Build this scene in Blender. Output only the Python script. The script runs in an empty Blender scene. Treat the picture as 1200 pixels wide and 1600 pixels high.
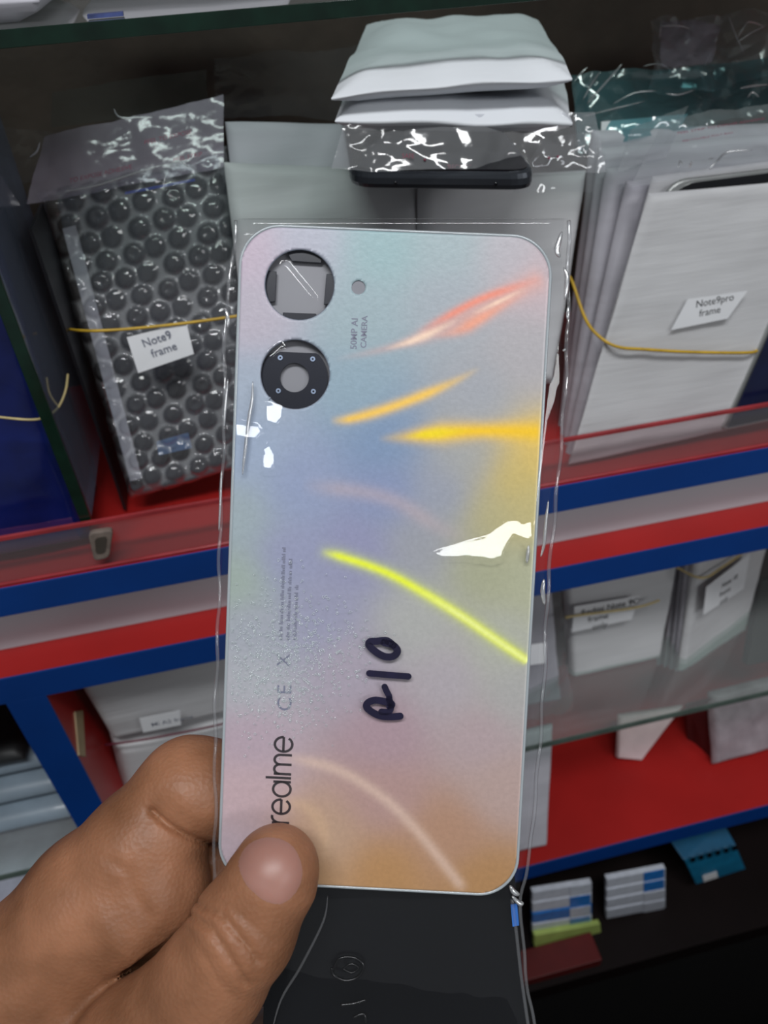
import bpy, bmesh, math, random
import numpy as np
from mathutils import Vector, Matrix, noise

random.seed(7)
SC = bpy.context.scene
COL = SC.collection

# ------------------------------------------------------------------ camera
# world: X runs along the shelves, Y goes into the rack, Z is up; origin on the front top edge of the upper board
FOC = 1200.0
R = np.array([[0.97427372, 0.17777032, -0.13852233],
              [-0.21890555, 0.60033407, -0.76920697],
              [-0.0535825, 0.77974145, 0.62380461]])
CAM = np.array([-0.05749496, -0.32075564, 0.26499994])
cd = bpy.data.cameras.new('camera')
cam = bpy.data.objects.new('camera', cd)
COL.objects.link(cam)
m = Matrix.Identity(4)
for i in range(3):
    for j in range(3):
        m[i][j] = R[i, j]
    m[i][3] = CAM[i]
cam.matrix_world = m
cd.sensor_fit = 'VERTICAL'
cd.sensor_height = 36.0
cd.lens = 36.0 * FOC / 1600.0
cd.clip_start = 0.01
cd.dof.use_dof = True
cd.dof.focus_distance = 0.215
cd.dof.aperture_fstop = 18.0
SC.camera = cam

# ------------------------------------------------------------------ light
w = bpy.data.worlds.new('room_light')
SC.world = w
w.use_nodes = True
w.node_tree.nodes['Background'].inputs[0].default_value = (0.90, 0.95, 1.0, 1)
w.node_tree.nodes['Background'].inputs[1].default_value = 0.17


def area(name, loc, target, sx, sy, power, col=(1, 1, 1)):
    l = bpy.data.lights.new(name, 'AREA')
    l.shape = 'RECTANGLE'
    l.size, l.size_y, l.energy, l.color = sx, sy, power, col
    o = bpy.data.objects.new(name, l)
    o.location = loc
    o.rotation_euler = (Vector(target) - Vector(loc)).to_track_quat('-Z', 'Y').to_euler()
    COL.objects.link(o)
    return o


LAMP = np.array([-0.15, -0.80, 1.50])
area('ceiling_tube_lamp', LAMP, (-0.05, -0.1, 0.1), 1.1, 0.22, 19, (0.97, 0.99, 1.0))
area('ceiling_tube_lamp', (1.0, -2.0, 1.35), (0.1, 0.0, 0.0), 1.2, 0.2, 11, (0.97, 0.99, 1.0))

SC.view_settings.view_transform = 'Standard'
SC.view_settings.look = 'None'
SC.view_settings.gamma = 1.0
SC.view_settings.use_curve_mapping = False
SC.view_settings.exposure = 0.0


# ------------------------------------------------------------------ geometry helpers
def ray(px, py):
    return R @ np.array([(px - 600) / FOC, (800 - py) / FOC, -1.0])


def at(px, py, Y):          # where the sight line of a photo point meets a vertical plane of depth Y
    r = ray(px, py)
    return CAM + r * ((Y - CAM[1]) / r[1])


def atz(px, py, Z):
    r = ray(px, py)
    return CAM + r * ((Z - CAM[2]) / r[2])


def atx(px, py, X):
    r = ray(px, py)
    return CAM + r * ((X - CAM[0]) / r[0])


def dep(px, py, z):         # a point z metres from the lens
    return CAM + ray(px, py) * z


WL = {}


def lin(c):
    def f(x):
        x /= 255.0
        return x / 12.92 if x <= 0.04045 else ((x + 0.055) / 1.055) ** 2.4
    return tuple(f(x) for x in c)


def tag(o, label=None, cat=None, group=None, kind=None):
    for k, v in (('label', label), ('category', cat), ('group', group), ('kind', kind)):
        if v:
            o[k] = v
    return o


def thing(name, loc, label, cat, group=None):
    o = bpy.data.objects.new(name, None)
    o.empty_display_size = 0.01
    o.location = [float(x) for x in loc]
    COL.objects.link(o)
    WL[o.name] = np.array(loc, float)
    return tag(o, label, cat, group)


def obj(name, verts, faces, mat, parent=None, smooth=True, origin=None):
    verts = np.asarray(verts, float)
    if parent is not None:
        org = WL[parent.name]
    else:
        org = np.array(origin, float) if origin is not None else np.array(
            [verts[:, 0].mean(), verts[:, 1].mean(), verts[:, 2].min()])
    me = bpy.data.meshes.new(name)
    me.from_pydata((verts - org).tolist(), [], [tuple(int(i) for i in f) for f in faces])
    me.update()
    if smooth:
        me.polygons.foreach_set('use_smooth', [True] * len(me.polygons))
    for mm in (mat if isinstance(mat, (list, tuple)) else [mat]):
        me.materials.append(mm)
    o = bpy.data.objects.new(name, me)
    COL.objects.link(o)
    if parent is not None:
        o.parent = parent
    else:
        o.location = org
    WL[o.name] = org
    return o


def fix_normals(o):
    bm = bmesh.new()
    bm.from_mesh(o.data)
    bmesh.ops.recalc_face_normals(bm, faces=bm.faces)
    bm.to_mesh(o.data)
    bm.free()
    return o


def slab(name, q, th, mat, parent=None, bev=0.0008, **k):
    """rounded-edge plate from four front corners (BL, BR, TR, TL), th thick away from the viewer"""
    q = [np.array(p, float) for p in q]
    n = np.cross(q[1] - q[0], q[3] - q[0])
    n /= np.linalg.norm(n)
    bm = bmesh.new()
    f = [bm.verts.new(p) for p in q]
    b = [bm.verts.new(p - n * th) for p in q]
    bm.faces.new(f)
    bm.faces.new(b[::-1])
    for i in range(4):
        j = (i + 1) % 4
        bm.faces.new([f[i], b[i], b[j], f[j]])
    if bev:
        bmesh.ops.bevel(bm, geom=bm.edges[:] + bm.verts[:], offset=min(bev, th * 0.45), segments=2, affect='EDGES', profile=0.6)
    bmesh.ops.recalc_face_normals(bm, faces=bm.faces)
    vs = [tuple(v.co) for v in bm.verts]
    bm.verts.index_update()
    fs = [[v.index for v in fc.verts] for fc in bm.faces]
    bm.free()
    return obj(name, vs, fs, mat, parent, smooth=False, **k)


def box(name, lo, hi, mat, parent=None, bev=0.0008, **k):
    x0, y0, z0 = lo
    x1, y1, z1 = hi
    return slab(name, [(x0, y0, z0), (x1, y0, z0), (x1, y0, z1), (x0, y0, z1)], y1 - y0, mat, parent, bev, **k)


def round_plate(name, q, th, rad, mat, parent=None, seg=7, bev=0.0, **k):
    """plate with rounded corners; q = BL, BR, TR, TL front corners"""
    q = [np.array(p, float) for p in q]
    n = np.cross(q[1] - q[0], q[3] - q[0])
    n /= np.linalg.norm(n)
    out = []
    for i in range(4):
        c, p, nx = q[i], q[i - 1], q[(i + 1) % 4]
        a = c + (p - c) / np.linalg.norm(p - c) * rad
        b = c + (nx - c) / np.linalg.norm(nx - c) * rad
        for s in range(seg + 1):
            t = s / seg
            out.append(a * (1 - t) ** 2 + c * 2 * t * (1 - t) * 0.95 + b * t ** 2 + 0.05 * 2 * t * (1 - t) * (a + b) / 2)
    N = len(out)
    cen = sum(q) / 4
    rings = []
    if bev:
        for dz, s in ((0, bev), (-bev * 0.3, bev * 0.3), (-bev, 0), (-th + bev, 0), (-th + bev * 0.3, bev * 0.3), (-th, bev)):
            rings.append([p + (cen - p) / np.linalg.norm(cen - p) * s + n * dz for p in out])
    else:
        rings = [out, [p - n * th for p in out]]
    vs = [p for r in rings for p in r]
    fs = [list(range(N)), list(range((len(rings) - 1) * N, len(rings) * N))[::-1]]
    for r in range(len(rings) - 1):
        for i in range(N):
            j = (i + 1) % N
            fs.append([r * N + j, r * N + i, (r + 1) * N + i, (r + 1) * N + j])
    o = obj(name, vs, fs, mat, parent, smooth=False, **k)
    return fix_normals(o)


def ns(p, s, seed=0.0):
    return noise.noise(Vector((p[0] * s + seed, p[1] * s + seed * 1.7, p[2] * s - seed)))


def pouch(name, q, th, mat, parent=None, nu=26, nv=34, amp=0.0012, seed=0.0, rim=0.06, ripple=0.0, **k):
    """soft sleeve: two skins pillowed over what is inside and pinched at the rim"""
    q = [np.array(p, float) for p in q]
    n = np.cross(q[1] - q[0], q[3] - q[0])
    n /= np.linalg.norm(n)
    L = np.linalg.norm(q[1] - q[0])
    H = np.linalg.norm(q[3] - q[0])
    vs, fs = [], []
    for side in (1, -1):
        for j in range(nv + 1):
            v = j / nv
            v = 0.5 - 0.5 * math.cos(math.pi * v) if nv > 8 else v
            for i in range(nu + 1):
                u = i / nu
                u = 0.5 - 0.5 * math.cos(math.pi * u) if nu > 8 else u
                p = (q[0] * (1 - u) + q[1] * u) * (1 - v) + (q[3] * (1 - u) + q[2] * u) * v
                e = min(min(u, 1 - u) * L, min(v, 1 - v) * H) / (rim * min(L, H))
                e = min(1.0, e)
                b = th * 0.5 * (0.06 + 0.94 * math.sin(e * math.pi / 2) ** 0.9)
                w_ = amp * (ns(p, 38, seed) + 0.5 * ns(p, 95, seed + 3)) * (0.3 + 0.7 * e)
                if ripple:
                    w_ += ripple * math.sin(v * H * 900 + 3 * ns(p, 30, seed)) * e
                w2 = amp * 1.2 * ns(p, 30, seed + 9) * (1 - e)
                vs.append(p + n * (side * b - th * 0.5 + (w_ if side == 1 else 0) + w2))
    s = (nu + 1) * (nv + 1)
    for j in range(nv):
        for i in range(nu):
            a = j * (nu + 1) + i
            fs.append([a, a + 1, a + nu + 2, a + nu + 1])
            fs.append([s + a, s + a + nu + 1, s + a + nu + 2, s + a + 1])
    per = ([(i, 0) for i in range(nu)] + [(nu, j) for j in range(nv)] + [(i, nv) for i in range(nu, 0, -1)] + [(0, j) for j in range(nv, 0, -1)])
    ids = [j * (nu + 1) + i for i, j in per]
    for a, b in zip(ids, ids[1:] + ids[:1]):
        fs.append([b, a, s + a, s + b])
    return obj(name, vs, fs, mat, parent, **k)


def sheet(name, q, mat, parent=None, nu=40, nv=30, amp=0.003, scale=28, seed=0.0, ridged=True, off=0.0, **k):
    """one skin of crumpled film"""
    q = [np.array(p, float) for p in q]
    n = np.cross(q[1] - q[0], q[3] - q[0])
    n /= np.linalg.norm(n)
    vs, fs = [], []
    for j in range(nv + 1):
        v = j / nv
        for i in range(nu + 1):
            u = i / nu
            p = (q[0] * (1 - u) + q[1] * u) * (1 - v) + (q[3] * (1 - u) + q[2] * u) * v
            if ridged:
                h = 0.0
                for o_, (f_, a_) in enumerate(((1, 1), (2.3, 0.45), (5.1, 0.18))):
                    pp = Vector((p[0] * scale * f_ + seed, p[1] * scale * f_ + seed * 2 + o_ * 5, p[2] * scale * f_ - seed))
                    d = noise.voronoi(pp)[0]
                    h += a_ * (d[1] - d[0])
            else:
                h = ns(p, scale, seed) + 0.5 * ns(p, scale * 2.2, seed + 4)
            wob = 0.5 * amp * ns(p, 22, seed + 13)
            vs.append(p + n * (h * amp + off + wob) + (q[3] - q[0]) * 0.02 * ns(p, 60, seed + 2))
    for j in range(nv):
        for i in range(nu):
            a = j * (nu + 1) + i
            fs.append([a, a + 1, a + nu + 2, a + nu + 1])
    return obj(name, vs, fs, mat, parent, smooth=True, **k)


def tube(name, pts, r, mat, parent=None, seg=6, sub=6, closed=False, taper=False, **k):
    P = [np.array(p, float) for p in pts]
    if sub > 1:
        out = []
        for i in range(len(P) - 1):
            p0, p1, p2, p3 = P[max(i - 1, 0)], P[i], P[i + 1], P[min(i + 2, len(P) - 1)]
            for s in range(sub):
                t = s / sub
                out.append(0.5 * (2 * p1 + (p2 - p0) * t + (2 * p0 - 5 * p1 + 4 * p2 - p3) * t * t + (3 * p1 - p0 - 3 * p2 + p3) * t ** 3))
        out.append(P[-1])
        P = out
    vs, fs = [], []
    up = np.array([0.31, -0.8, 0.5])
    N = len(P)
    for i, p in enumerate(P):
        t = P[(i + 1) % N if closed else min(i + 1, N - 1)] - P[i - 1 if closed else max(i - 1, 0)]
        t /= np.linalg.norm(t) + 1e-12
        a = np.cross(t, up)
        a /= np.linalg.norm(a) + 1e-12
        b = np.cross(t, a)
        rr = r
        if taper:
            rr = r * max(0.08, math.sin(math.pi * (i + 0.3) / (N - 0.4)) ** 0.6)
        for s in range(seg):
            an = 2 * math.pi * s / seg
            vs.append(p + rr * (math.cos(an) * a + math.sin(an) * b))
    M = N if closed else N - 1
    for i in range(M):
        for s in range(seg):
            s2 = (s + 1) % seg
            i2 = (i + 1) % N
            fs.append([i * seg + s, i * seg + s2, i2 * seg + s2, i2 * seg + s])
    if not closed:
        fs.append(list(range(seg))[::-1])
        fs.append(list(range((N - 1) * seg, N * seg)))
    return obj(name, vs, fs, mat, parent, **k)


def text(name, s, o, xd, yd, size, mat, parent, ext=0.00006, align='LEFT', off=0.0, spacing=1.0, shear=0.0, **k):
    """lettering as geometry: baseline start o, unit vectors xd / yd"""
    c = bpy.data.curves.new(name, 'FONT')
    c.body = s
    c.size = 1.0
    c.align_x = align
    c.extrude = 0.0
    c.offset = off
    c.space_character = spacing
    c.shear = shear
    c.space_line = 0.85
    c.resolution_u = 4
    t = bpy.data.objects.new('lettering_source', c)
    COL.objects.link(t)
    dg = bpy.context.evaluated_depsgraph_get()
    me = bpy.data.meshes.new_from_object(t.evaluated_get(dg))
    v = np.array([x.co[:] for x in me.vertices])
    f = [list(p.vertices) for p in me.polygons]
    bpy.data.objects.remove(t)
    bpy.data.curves.remove(c)
    bpy.data.meshes.remove(me)
    xd = np.array(xd) / np.linalg.norm(xd)
    yd = np.array(yd) / np.linalg.norm(yd)
    n = np.cross(xd, yd)
    P = np.array(o) + size * (v[:, :1] * xd + v[:, 1:2] * yd) + n * ext
    return obj(name, P, f, mat, parent, smooth=False, **k)


# ------------------------------------------------------------------ materials
MATS = {}


def nodes(name):
    mt = bpy.data.materials.new(name)
    mt.use_nodes = True
    nt = mt.node_tree
    return mt, nt, nt.nodes['Principled BSDF'], nt.nodes['Material Output']


def mat(name, rgb, rough=0.5, metal=0.0, spec=0.5, var=0.12, vs=60, bump=0.0, bs=300, sss=0.0, trans=0.0, coat=0.0, stretch=None):
    """procedural: noise drives a slight tone variation and relief"""
    if name in MATS:
        return MATS[name]
    mt, nt, b, out = nodes(name)
    c = lin(rgb)
    tc = nt.nodes.new('ShaderNodeTexCoord')
    src = tc.outputs['Object']
    if stretch:
        mp = nt.nodes.new('ShaderNodeMapping')
        mp.inputs['Scale'].default_value = stretch
        nt.links.new(src, mp.inputs[0])
        src = mp.outputs[0]
    n = nt.nodes.new('ShaderNodeTexNoise')
    n.inputs['Scale'].default_value = vs
    n.inputs['Detail'].default_value = 4
    nt.links.new(src, n.inputs['Vector'])
    rp = nt.nodes.new('ShaderNodeValToRGB')
    rp.color_ramp.elements[0].position = 0.3
    rp.color_ramp.elements[1].position = 0.7
    rp.color_ramp.elements[0].color = tuple(x * (1 - var) for x in c) + (1,)
    rp.color_ramp.elements[1].color = tuple(min(1, x * (1 + var)) for x in c) + (1,)
    nt.links.new(n.outputs['Fac'], rp.inputs[0])
    nt.links.new(rp.outputs[0], b.inputs['Base Color'])
    b.inputs['Roughness'].default_value = rough
    b.inputs['Metallic'].default_value = metal
    b.inputs['Specular IOR Level'].default_value = spec
    b.inputs['Coat Weight'].default_value = coat
    b.inputs['Coat Roughness'].default_value = 0.08
    if sss:
        b.inputs['Subsurface Weight'].default_value = sss
        b.inputs['Subsurface Radius'].default_value = (0.004, 0.0015, 0.0008)
        b.inputs['Subsurface Scale'].default_value = 1.0
    if bump:
        n2 = nt.nodes.new('ShaderNodeTexNoise')
        n2.inputs['Scale'].default_value = bs
        n2.inputs['Detail'].default_value = 3
        nt.links.new(src, n2.inputs['Vector'])
        bp = nt.nodes.new('ShaderNodeBump')
        bp.inputs['Strength'].default_value = bump
        bp.inputs['Distance'].default_value = 0.001
        nt.links.new(n2.outputs['Fac'], bp.inputs['Height'])
        nt.links.new(bp.outputs[0], b.inputs['Normal'])
    if trans:
        tl = nt.nodes.new('ShaderNodeBsdfTranslucent')
        tl.inputs[0].default_value = c + (1,)
        mx = nt.nodes.new('ShaderNodeMixShader')
        mx.inputs[0].default_value = trans
        nt.links.new(b.outputs[0], mx.inputs[1])
        nt.links.new(tl.outputs[0], mx.inputs[2])
        nt.links.new(mx.outputs[0], out.inputs[0])
    MATS[name] = mt
    return mt


def film(name, tint=(1, 1, 1), rough=0.06, refl=0.05, haze=0.04, bump=0.15, bs=160, power=4.0, hazecol=(0.8, 0.82, 0.85)):
    """thin clear plastic: see-through, mirror-like by Fresnel, a trace of milky haze"""
    if name in MATS:
        return MATS[name]
    mt, nt, b, out = nodes(name)
    nt.nodes.remove(b)
    N = nt.nodes.new
    tr = N('ShaderNodeBsdfTransparent')
    tr.inputs[0].default_value = tuple(tint) + (1,)
    df = N('ShaderNodeBsdfDiffuse')
    df.inputs[0].default_value = hazecol + (1,)
    gl = N('ShaderNodeBsdfGlossy')
    gl.inputs['Roughness'].default_value = rough
    lw = N('ShaderNodeLayerWeight')
    lw.inputs['Blend'].default_value = 0.5
    pw = N('ShaderNodeMath')
    pw.operation = 'POWER'
    pw.inputs[1].default_value = power
    ma = N('ShaderNodeMath')
    ma.operation = 'MULTIPLY_ADD'
    ma.inputs[1].default_value = 0.7
    ma.inputs[2].default_value = refl
    ma.use_clamp = True
    m1 = N('ShaderNodeMixShader')
    m1.inputs[0].default_value = haze
    m2 = N('ShaderNodeMixShader')
    L = nt.links.new
    tc = N('ShaderNodeTexCoord')
    nz = N('ShaderNodeTexNoise')
    nz.inputs['Scale'].default_value = bs
    nz.inputs['Detail'].default_value = 2
    bp = N('ShaderNodeBump')
    bp.inputs['Strength'].default_value = bump
    bp.inputs['Distance'].default_value = 0.002
    L(tc.outputs['Object'], nz.inputs['Vector'])
    L(nz.outputs['Fac'], bp.inputs['Height'])
    L(bp.outputs[0], gl.inputs['Normal'])
    L(lw.outputs['Facing'], pw.inputs[0])
    L(pw.outputs[0], ma.inputs[0])
    L(tr.outputs[0], m1.inputs[1])
    L(df.outputs[0], m1.inputs[2])
    L(m1.outputs[0], m2.inputs[1])
    L(gl.outputs[0], m2.inputs[2])
    L(ma.outputs[0], m2.inputs[0])
    L(m2.outputs[0], out.inputs[0])
    MATS[name] = mt
    return mt


FOAM = mat('white_foam', (204, 204, 206), 0.65, var=0.05, vs=40, bump=0.25, bs=120, stretch=(0.25, 1, 3), trans=0.15)
FOAM2 = mat('white_foam_bright', (214, 217, 222), 0.6, var=0.03, vs=30, bump=0.2, bs=150, stretch=(0.4, 1, 2.5))
FOAM3 = mat('greyish_foam', (190, 188, 196), 0.65, var=0.06, vs=40, bump=0.25, bs=120, stretch=(0.25, 1, 3), trans=0.1)
BLUE = mat('blue_laminate', (0, 54, 124), 0.45, var=0.08, vs=20)
RED = mat('red_laminate', (168, 32, 30), 0.4, var=0.10, vs=14)
WHITE = mat('white_laminate', (198, 206, 212), 0.5, var=0.04, vs=12)
BROWN = mat('dark_brown_ply', (58, 48, 42), 0.75, var=0.25, vs=30, bump=0.3, bs=180)
SHADEBLACK = mat('shade_black', (8, 7, 8), 0.7, var=0.2, vs=20)
GLASSEDGE = mat('dark_green_glass_edge', (8, 34, 24), 0.2, var=0.35, vs=90, coat=0.3)
GLASSEDGE2 = mat('grey_green_glass_edge', (86, 98, 92), 0.25, var=0.2, vs=60)
GLASS = film('shelf_glass', (0.86, 0.93, 0.90), 0.03, 0.06, 0.10, 0.0)
DIVGLASS = film('divider_glass', (0.70, 0.76, 0.86), 0.05, 0.05, 0.18, 0.03, 60, hazecol=(0.46, 0.52, 0.66))
ACRYL = film('clear_acrylic', (0.92, 0.86, 0.87), 0.05, 0.05, 0.05, 0.05)
ACRYLEDGE = mat('red_lit_acrylic_edge', (150, 52, 56), 0.25, var=0.2, vs=40)  # red shelf reflection painted into the clear strip's edge colour
FILM = film('clear_film', (0.97, 0.97, 0.98), 0.07, 0.07, 0.03, 0.3, 120)
FILMH = film('hazy_film', (0.88, 0.88, 0.90), 0.10, 0.07, 0.12, 0.12, 140)
FILMV = film('hazy_mauve_film', (0.86, 0.82, 0.88), 0.14, 0.045, 0.32, 0.2, 130, hazecol=(0.62, 0.55, 0.66))
FILMT = film('teal_film', (0.45, 0.72, 0.76), 0.12, 0.16, 0.16, 0.3, 120, hazecol=(0.25, 0.5, 0.55))
FILMS = film('shiny_crinkled_film', (0.95, 0.95, 0.96), 0.16, 0.16, 0.16, 0.3, 100, 3.0)
BAGFILM = film('sleeve_film', (0.985, 0.985, 0.99), 0.03, 0.032, 0.003, 0.0, 90)
WRAPF = film('wrap_film', (0.985, 0.985, 0.99), 0.05, 0.012, 0.002, 0.0, 90)
SEAM = film('sleeve_seam', (0.96, 0.96, 0.97), 0.12, 0.07, 0.05, 0.1, 200, 3.0)
PAPER = mat('white_paper', (216, 217, 220), 0.7, var=0.02)
INK = mat('black_ink', (28, 28, 32), 0.6)
INKG = mat('grey_ink', (98, 102, 118), 0.6)
INKR = mat('red_print', (120, 48, 70), 0.6)
INKB = mat('blue_pen', (40, 50, 170), 0.6)
MARK = mat('black_marker', (26, 22, 50), 0.35, var=0.2, vs=300)
BAND = mat('yellow_rubber', (186, 150, 40), 0.45, var=0.15, vs=200)
BANDP = mat('pale_rubber', (190, 172, 120), 0.5, var=0.15, vs=200)
BANDR = mat('red_rubber', (92, 32, 48), 0.45, var=0.15, vs=200)
DARKPH = mat('dark_phone_metal', (62, 66, 72), 0.3, metal=0.6, var=0.08)
SILVER = mat('silver_rim', (190, 192, 190), 0.25, metal=0.7, var=0.05)
SCREEN = mat('black_screen', (12, 13, 18), 0.12, var=0.1, coat=0.3)
DGREY = mat('dark_grey_frame', (40, 42, 48), 0.5, var=0.2, vs=80)
LGREY = mat('light_grey_frame', (150, 152, 158), 0.5, var=0.1)
NAVY = mat('navy_plastic_wrap', (5, 20, 78), 0.3, var=0.3, vs=40, bump=0.5, bs=60, coat=0.2)
NAVYD = mat('dark_navy_screen', (8, 16, 48), 0.25, var=0.2, coat=0.2)
BATW = mat('white_battery', (205, 210, 222), 0.3, var=0.1, vs=120, coat=0.3)
BATB = mat('blue_battery', (40, 120, 200), 0.3, var=0.2, vs=120, coat=0.3)
GREENF = mat('pale_green_card', (180, 200, 110), 0.5)
TEAL = mat('teal_card', (20, 104, 140), 0.4, var=0.15, coat=0.2)
CREAM = mat('cream_card', (176, 156, 120), 0.6)
CLIP = mat('frosted_clip', (120, 108, 100), 0.3, var=0.25, vs=120, coat=0.3)

# ------------------------------------------------------------------ setting
box('wall_back', (-2.2, 0.215, -1.3), (2.2, 0.235, 1.7), BROWN, bev=0)['kind'] = 'structure'
box('floor', (-2.5, -3.0, -1.32), (2.5, 0.3, -1.3), mat('grey_floor', (40, 38, 38), 0.6), bev=0)['kind'] = 'structure'

box('unseen_light_blocker', (-1.6, -0.95, -1.3), (1.6, -0.26, -0.36), mat('blocker_laminate', (60, 50, 46), 0.5), bev=0.004)['kind'] = 'structure'  # unseen block added in front to keep light off the lower shelves

# ------------------------------------------------------------------ the rack
rack = thing('display_rack', (0, 0.1, -0.7), 'shop display rack of red boards with blue front edges and a white band', 'rack')
XL, XR = -0.85, 0.95


def board(name, z0, z1, depth=0.213, x0=XL, x1=XR, m_=RED, y0=0.0):
    b = box(name, (x0, y0 + 0.0012, z0), (x1, depth, z1), m_, rack, bev=0.0003)
    box('edge_band', (x0, y0, z0 - 0.0002), (x1, y0 + 0.0012, z1 + 0.0002), BLUE, b, bev=0.0003)
    return b


board('shelf_board', -0.0185, 0.0)
box('white_band', (XL, 0.0235, -0.0645), (XR, 0.031, -0.0185), WHITE, rack, bev=0.0004)
board('shelf_board', -0.0845, -0.0645)
board('shelf_board', -0.466, -0.4427)
pst = box('side_panel', (-0.2275, 0.0012, -0.4427), (-0.2055, 0.213, -0.0845), RED, rack, bev=0.0003)
box('edge_band', (-0.2277, 0.0, -0.4427), (-0.2053, 0.0012, -0.0845), BLUE, pst, bev=0.0003)
box('shelf_board', (XL, -0.026, -0.70), (XR, 0.213, -0.672), mat('shaded_red_laminate', (20, 11, 11), 0.6, var=0.2, vs=14, spec=0.2), rack, bev=0.0004)  # lowest red board, its deep shade painted in as near black
box('shade_panel', (XL, -0.02, -1.3), (XR, -0.005, -0.70), SHADEBLACK, rack, bev=0)  # black panel stands in for the deep shade below the lowest board


def glass_shelf(label, x0, x1, y0, y1, z0, z1, edge):
    g = thing('glass_shelf', ((x0 + x1) / 2, y0, z0), label, 'shelf')
    box('glass_pane', (x0, y0 + 0.0004, z0), (x1, y1, z1), GLASS, g, bev=0)
    box('polished_edge', (x0, y0 - 0.0004, z0), (x1, y0 + 0.0006, z1), edge, g, bev=0.0002)
    return g


glass_shelf('thick glass top shelf with a dark green front edge', -0.85, 0.95, 0.0, 0.213, 0.2322, 0.2376, GLASSEDGE)
glass_shelf('lower glass shelf with a dull grey edge carrying the labelled white bundles', -0.205, 0.95, 0.0, 0.213, -0.2545, -0.2485, GLASSEDGE2)
glass_shelf('small glass shelf beyond the blue post, carrying grey flat packs', -0.85, -0.2285, 0.0, 0.213, -0.2625, -0.2565, GLASSEDGE2)

# clear retaining strip along the front of the upper board
lip = thing('retaining_strip', (0, 0.004, 0.0), 'clear acrylic retaining strip standing along the red shelf front', 'strip')
box('strip_pane', (XL, 0.003, 0.0003), (XR, 0.0045, 0.029), ACRYL, lip, bev=0)
box('strip_edge', (XL, 0.0028, 0.0278), (XR, 0.0047, 0.0300), ACRYLEDGE, lip, bev=0.0002)
tube('strip_foot', [(XL, 0.0025, 0.0012), (XR, 0.0025, 0.0012)], 0.0011, ACRYLEDGE, lip, sub=1)

dv = thing('glass_divider', (-0.150, 0.006, 0.03), 'upright glass divider with a green edge between blue pack and bubble wrap', 'divider')
box('divider_pane', (-0.1525, 0.0075, 0.028), (-0.1485, 0.10, 0.2318), DIVGLASS, dv, bev=0)
box('divider_edge', (-0.1535, 0.0062, 0.028), (-0.1480, 0.0082, 0.2318), GLASSEDGE, dv, bev=0.0003)
ck = thing('divider_clip', (-0.1500, 0.0065, 0.004), 'frosted plastic clip holding the foot of the glass divider', 'clip')
q0 = [at(147, 878, -0.001), at(171, 872, -0.001), at(177, 828, -0.001), at(137, 834, -0.001)]
round_plate('clip_body', q0, 0.0035, 0.003, CLIP, ck, bev=0.0008)
round_plate('clip_tongue', [at(150, 866, -0.0016), at(164, 863, -0.0016), at(167, 838, -0.0016), at(148, 842, -0.0016)], 0.002, 0.002,
            mat('dark_clip', (70, 64, 58), 0.35), ck)


def Q(*pts):
    return [at(*p) for p in pts]


def lab(name, q, parent, lines, size, ox=0.12, oy=0.62, ink=INK, gap=1.05, off=0.004, **k):
    """paper sticker on the given quad (BL BR TR TL) with printed lines"""
    q = [np.array(p) for p in q]
    s = slab(name, q, 0.00025, PAPER, parent, bev=0)
    xd = q[1] - q[0]
    yd = q[3] - q[0]
    W, H = np.linalg.norm(xd), np.linalg.norm(yd)
    xu = xd / W
    n = np.cross(xd, yd)
    yu = np.cross(n / np.linalg.norm(n), xu)
    for i, (t, dx) in enumerate(lines):
        o = q[0] + xd * (ox + dx) + yd * oy - yu * (i * size * gap)
        text('print', t, o, xu, yu, size, ink, s, ext=0.00012, off=off, **k)
    return s


# ------------------------------------------------------------------ on the top glass
zt = 0.2378
for (x0, x1, y0, y1, h, nm, lb, c, mt_) in (
        (-0.30, -0.105, 0.012, 0.13, 0.012, 'plastic_wrapped_pack', 'grey plastic-wrapped flat pack lying at the end of the top glass', 'package', FOAM3),
        (-0.100, -0.01, 0.09, 0.18, 0.011, 'foam_sleeve', 'pale foam sleeve lying on the top glass above the dark wall', 'package', FOAM3),
        (0.16, 0.32, 0.03, 0.16, 0.012, 'foam_sleeve', 'pale foam sleeve lying on the top glass above the crumpled bag', 'package', FOAM3)):
    o = pouch(nm, [(x0, y0, zt + h), (x1, y0, zt + h), (x1, y1, zt + h), (x0, y1, zt + h)], h, mt_, None, nu=14, nv=12, amp=0.0006, seed=x0 * 9)
    tag(o, lb, c)
o = slab('card_strip', [(-0.090, 0.006, zt + 0.0012), (-0.078, 0.006, zt + 0.0012), (-0.078, 0.011, zt + 0.0012), (-0.090, 0.011, zt + 0.0012)], 0.0011,
         mat('blue_print_card', (60, 72, 120), 0.5, var=0.5, vs=160), bev=0)
tag(o, 'narrow blue printed card strip lying at the front of the top glass', 'card')

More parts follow.
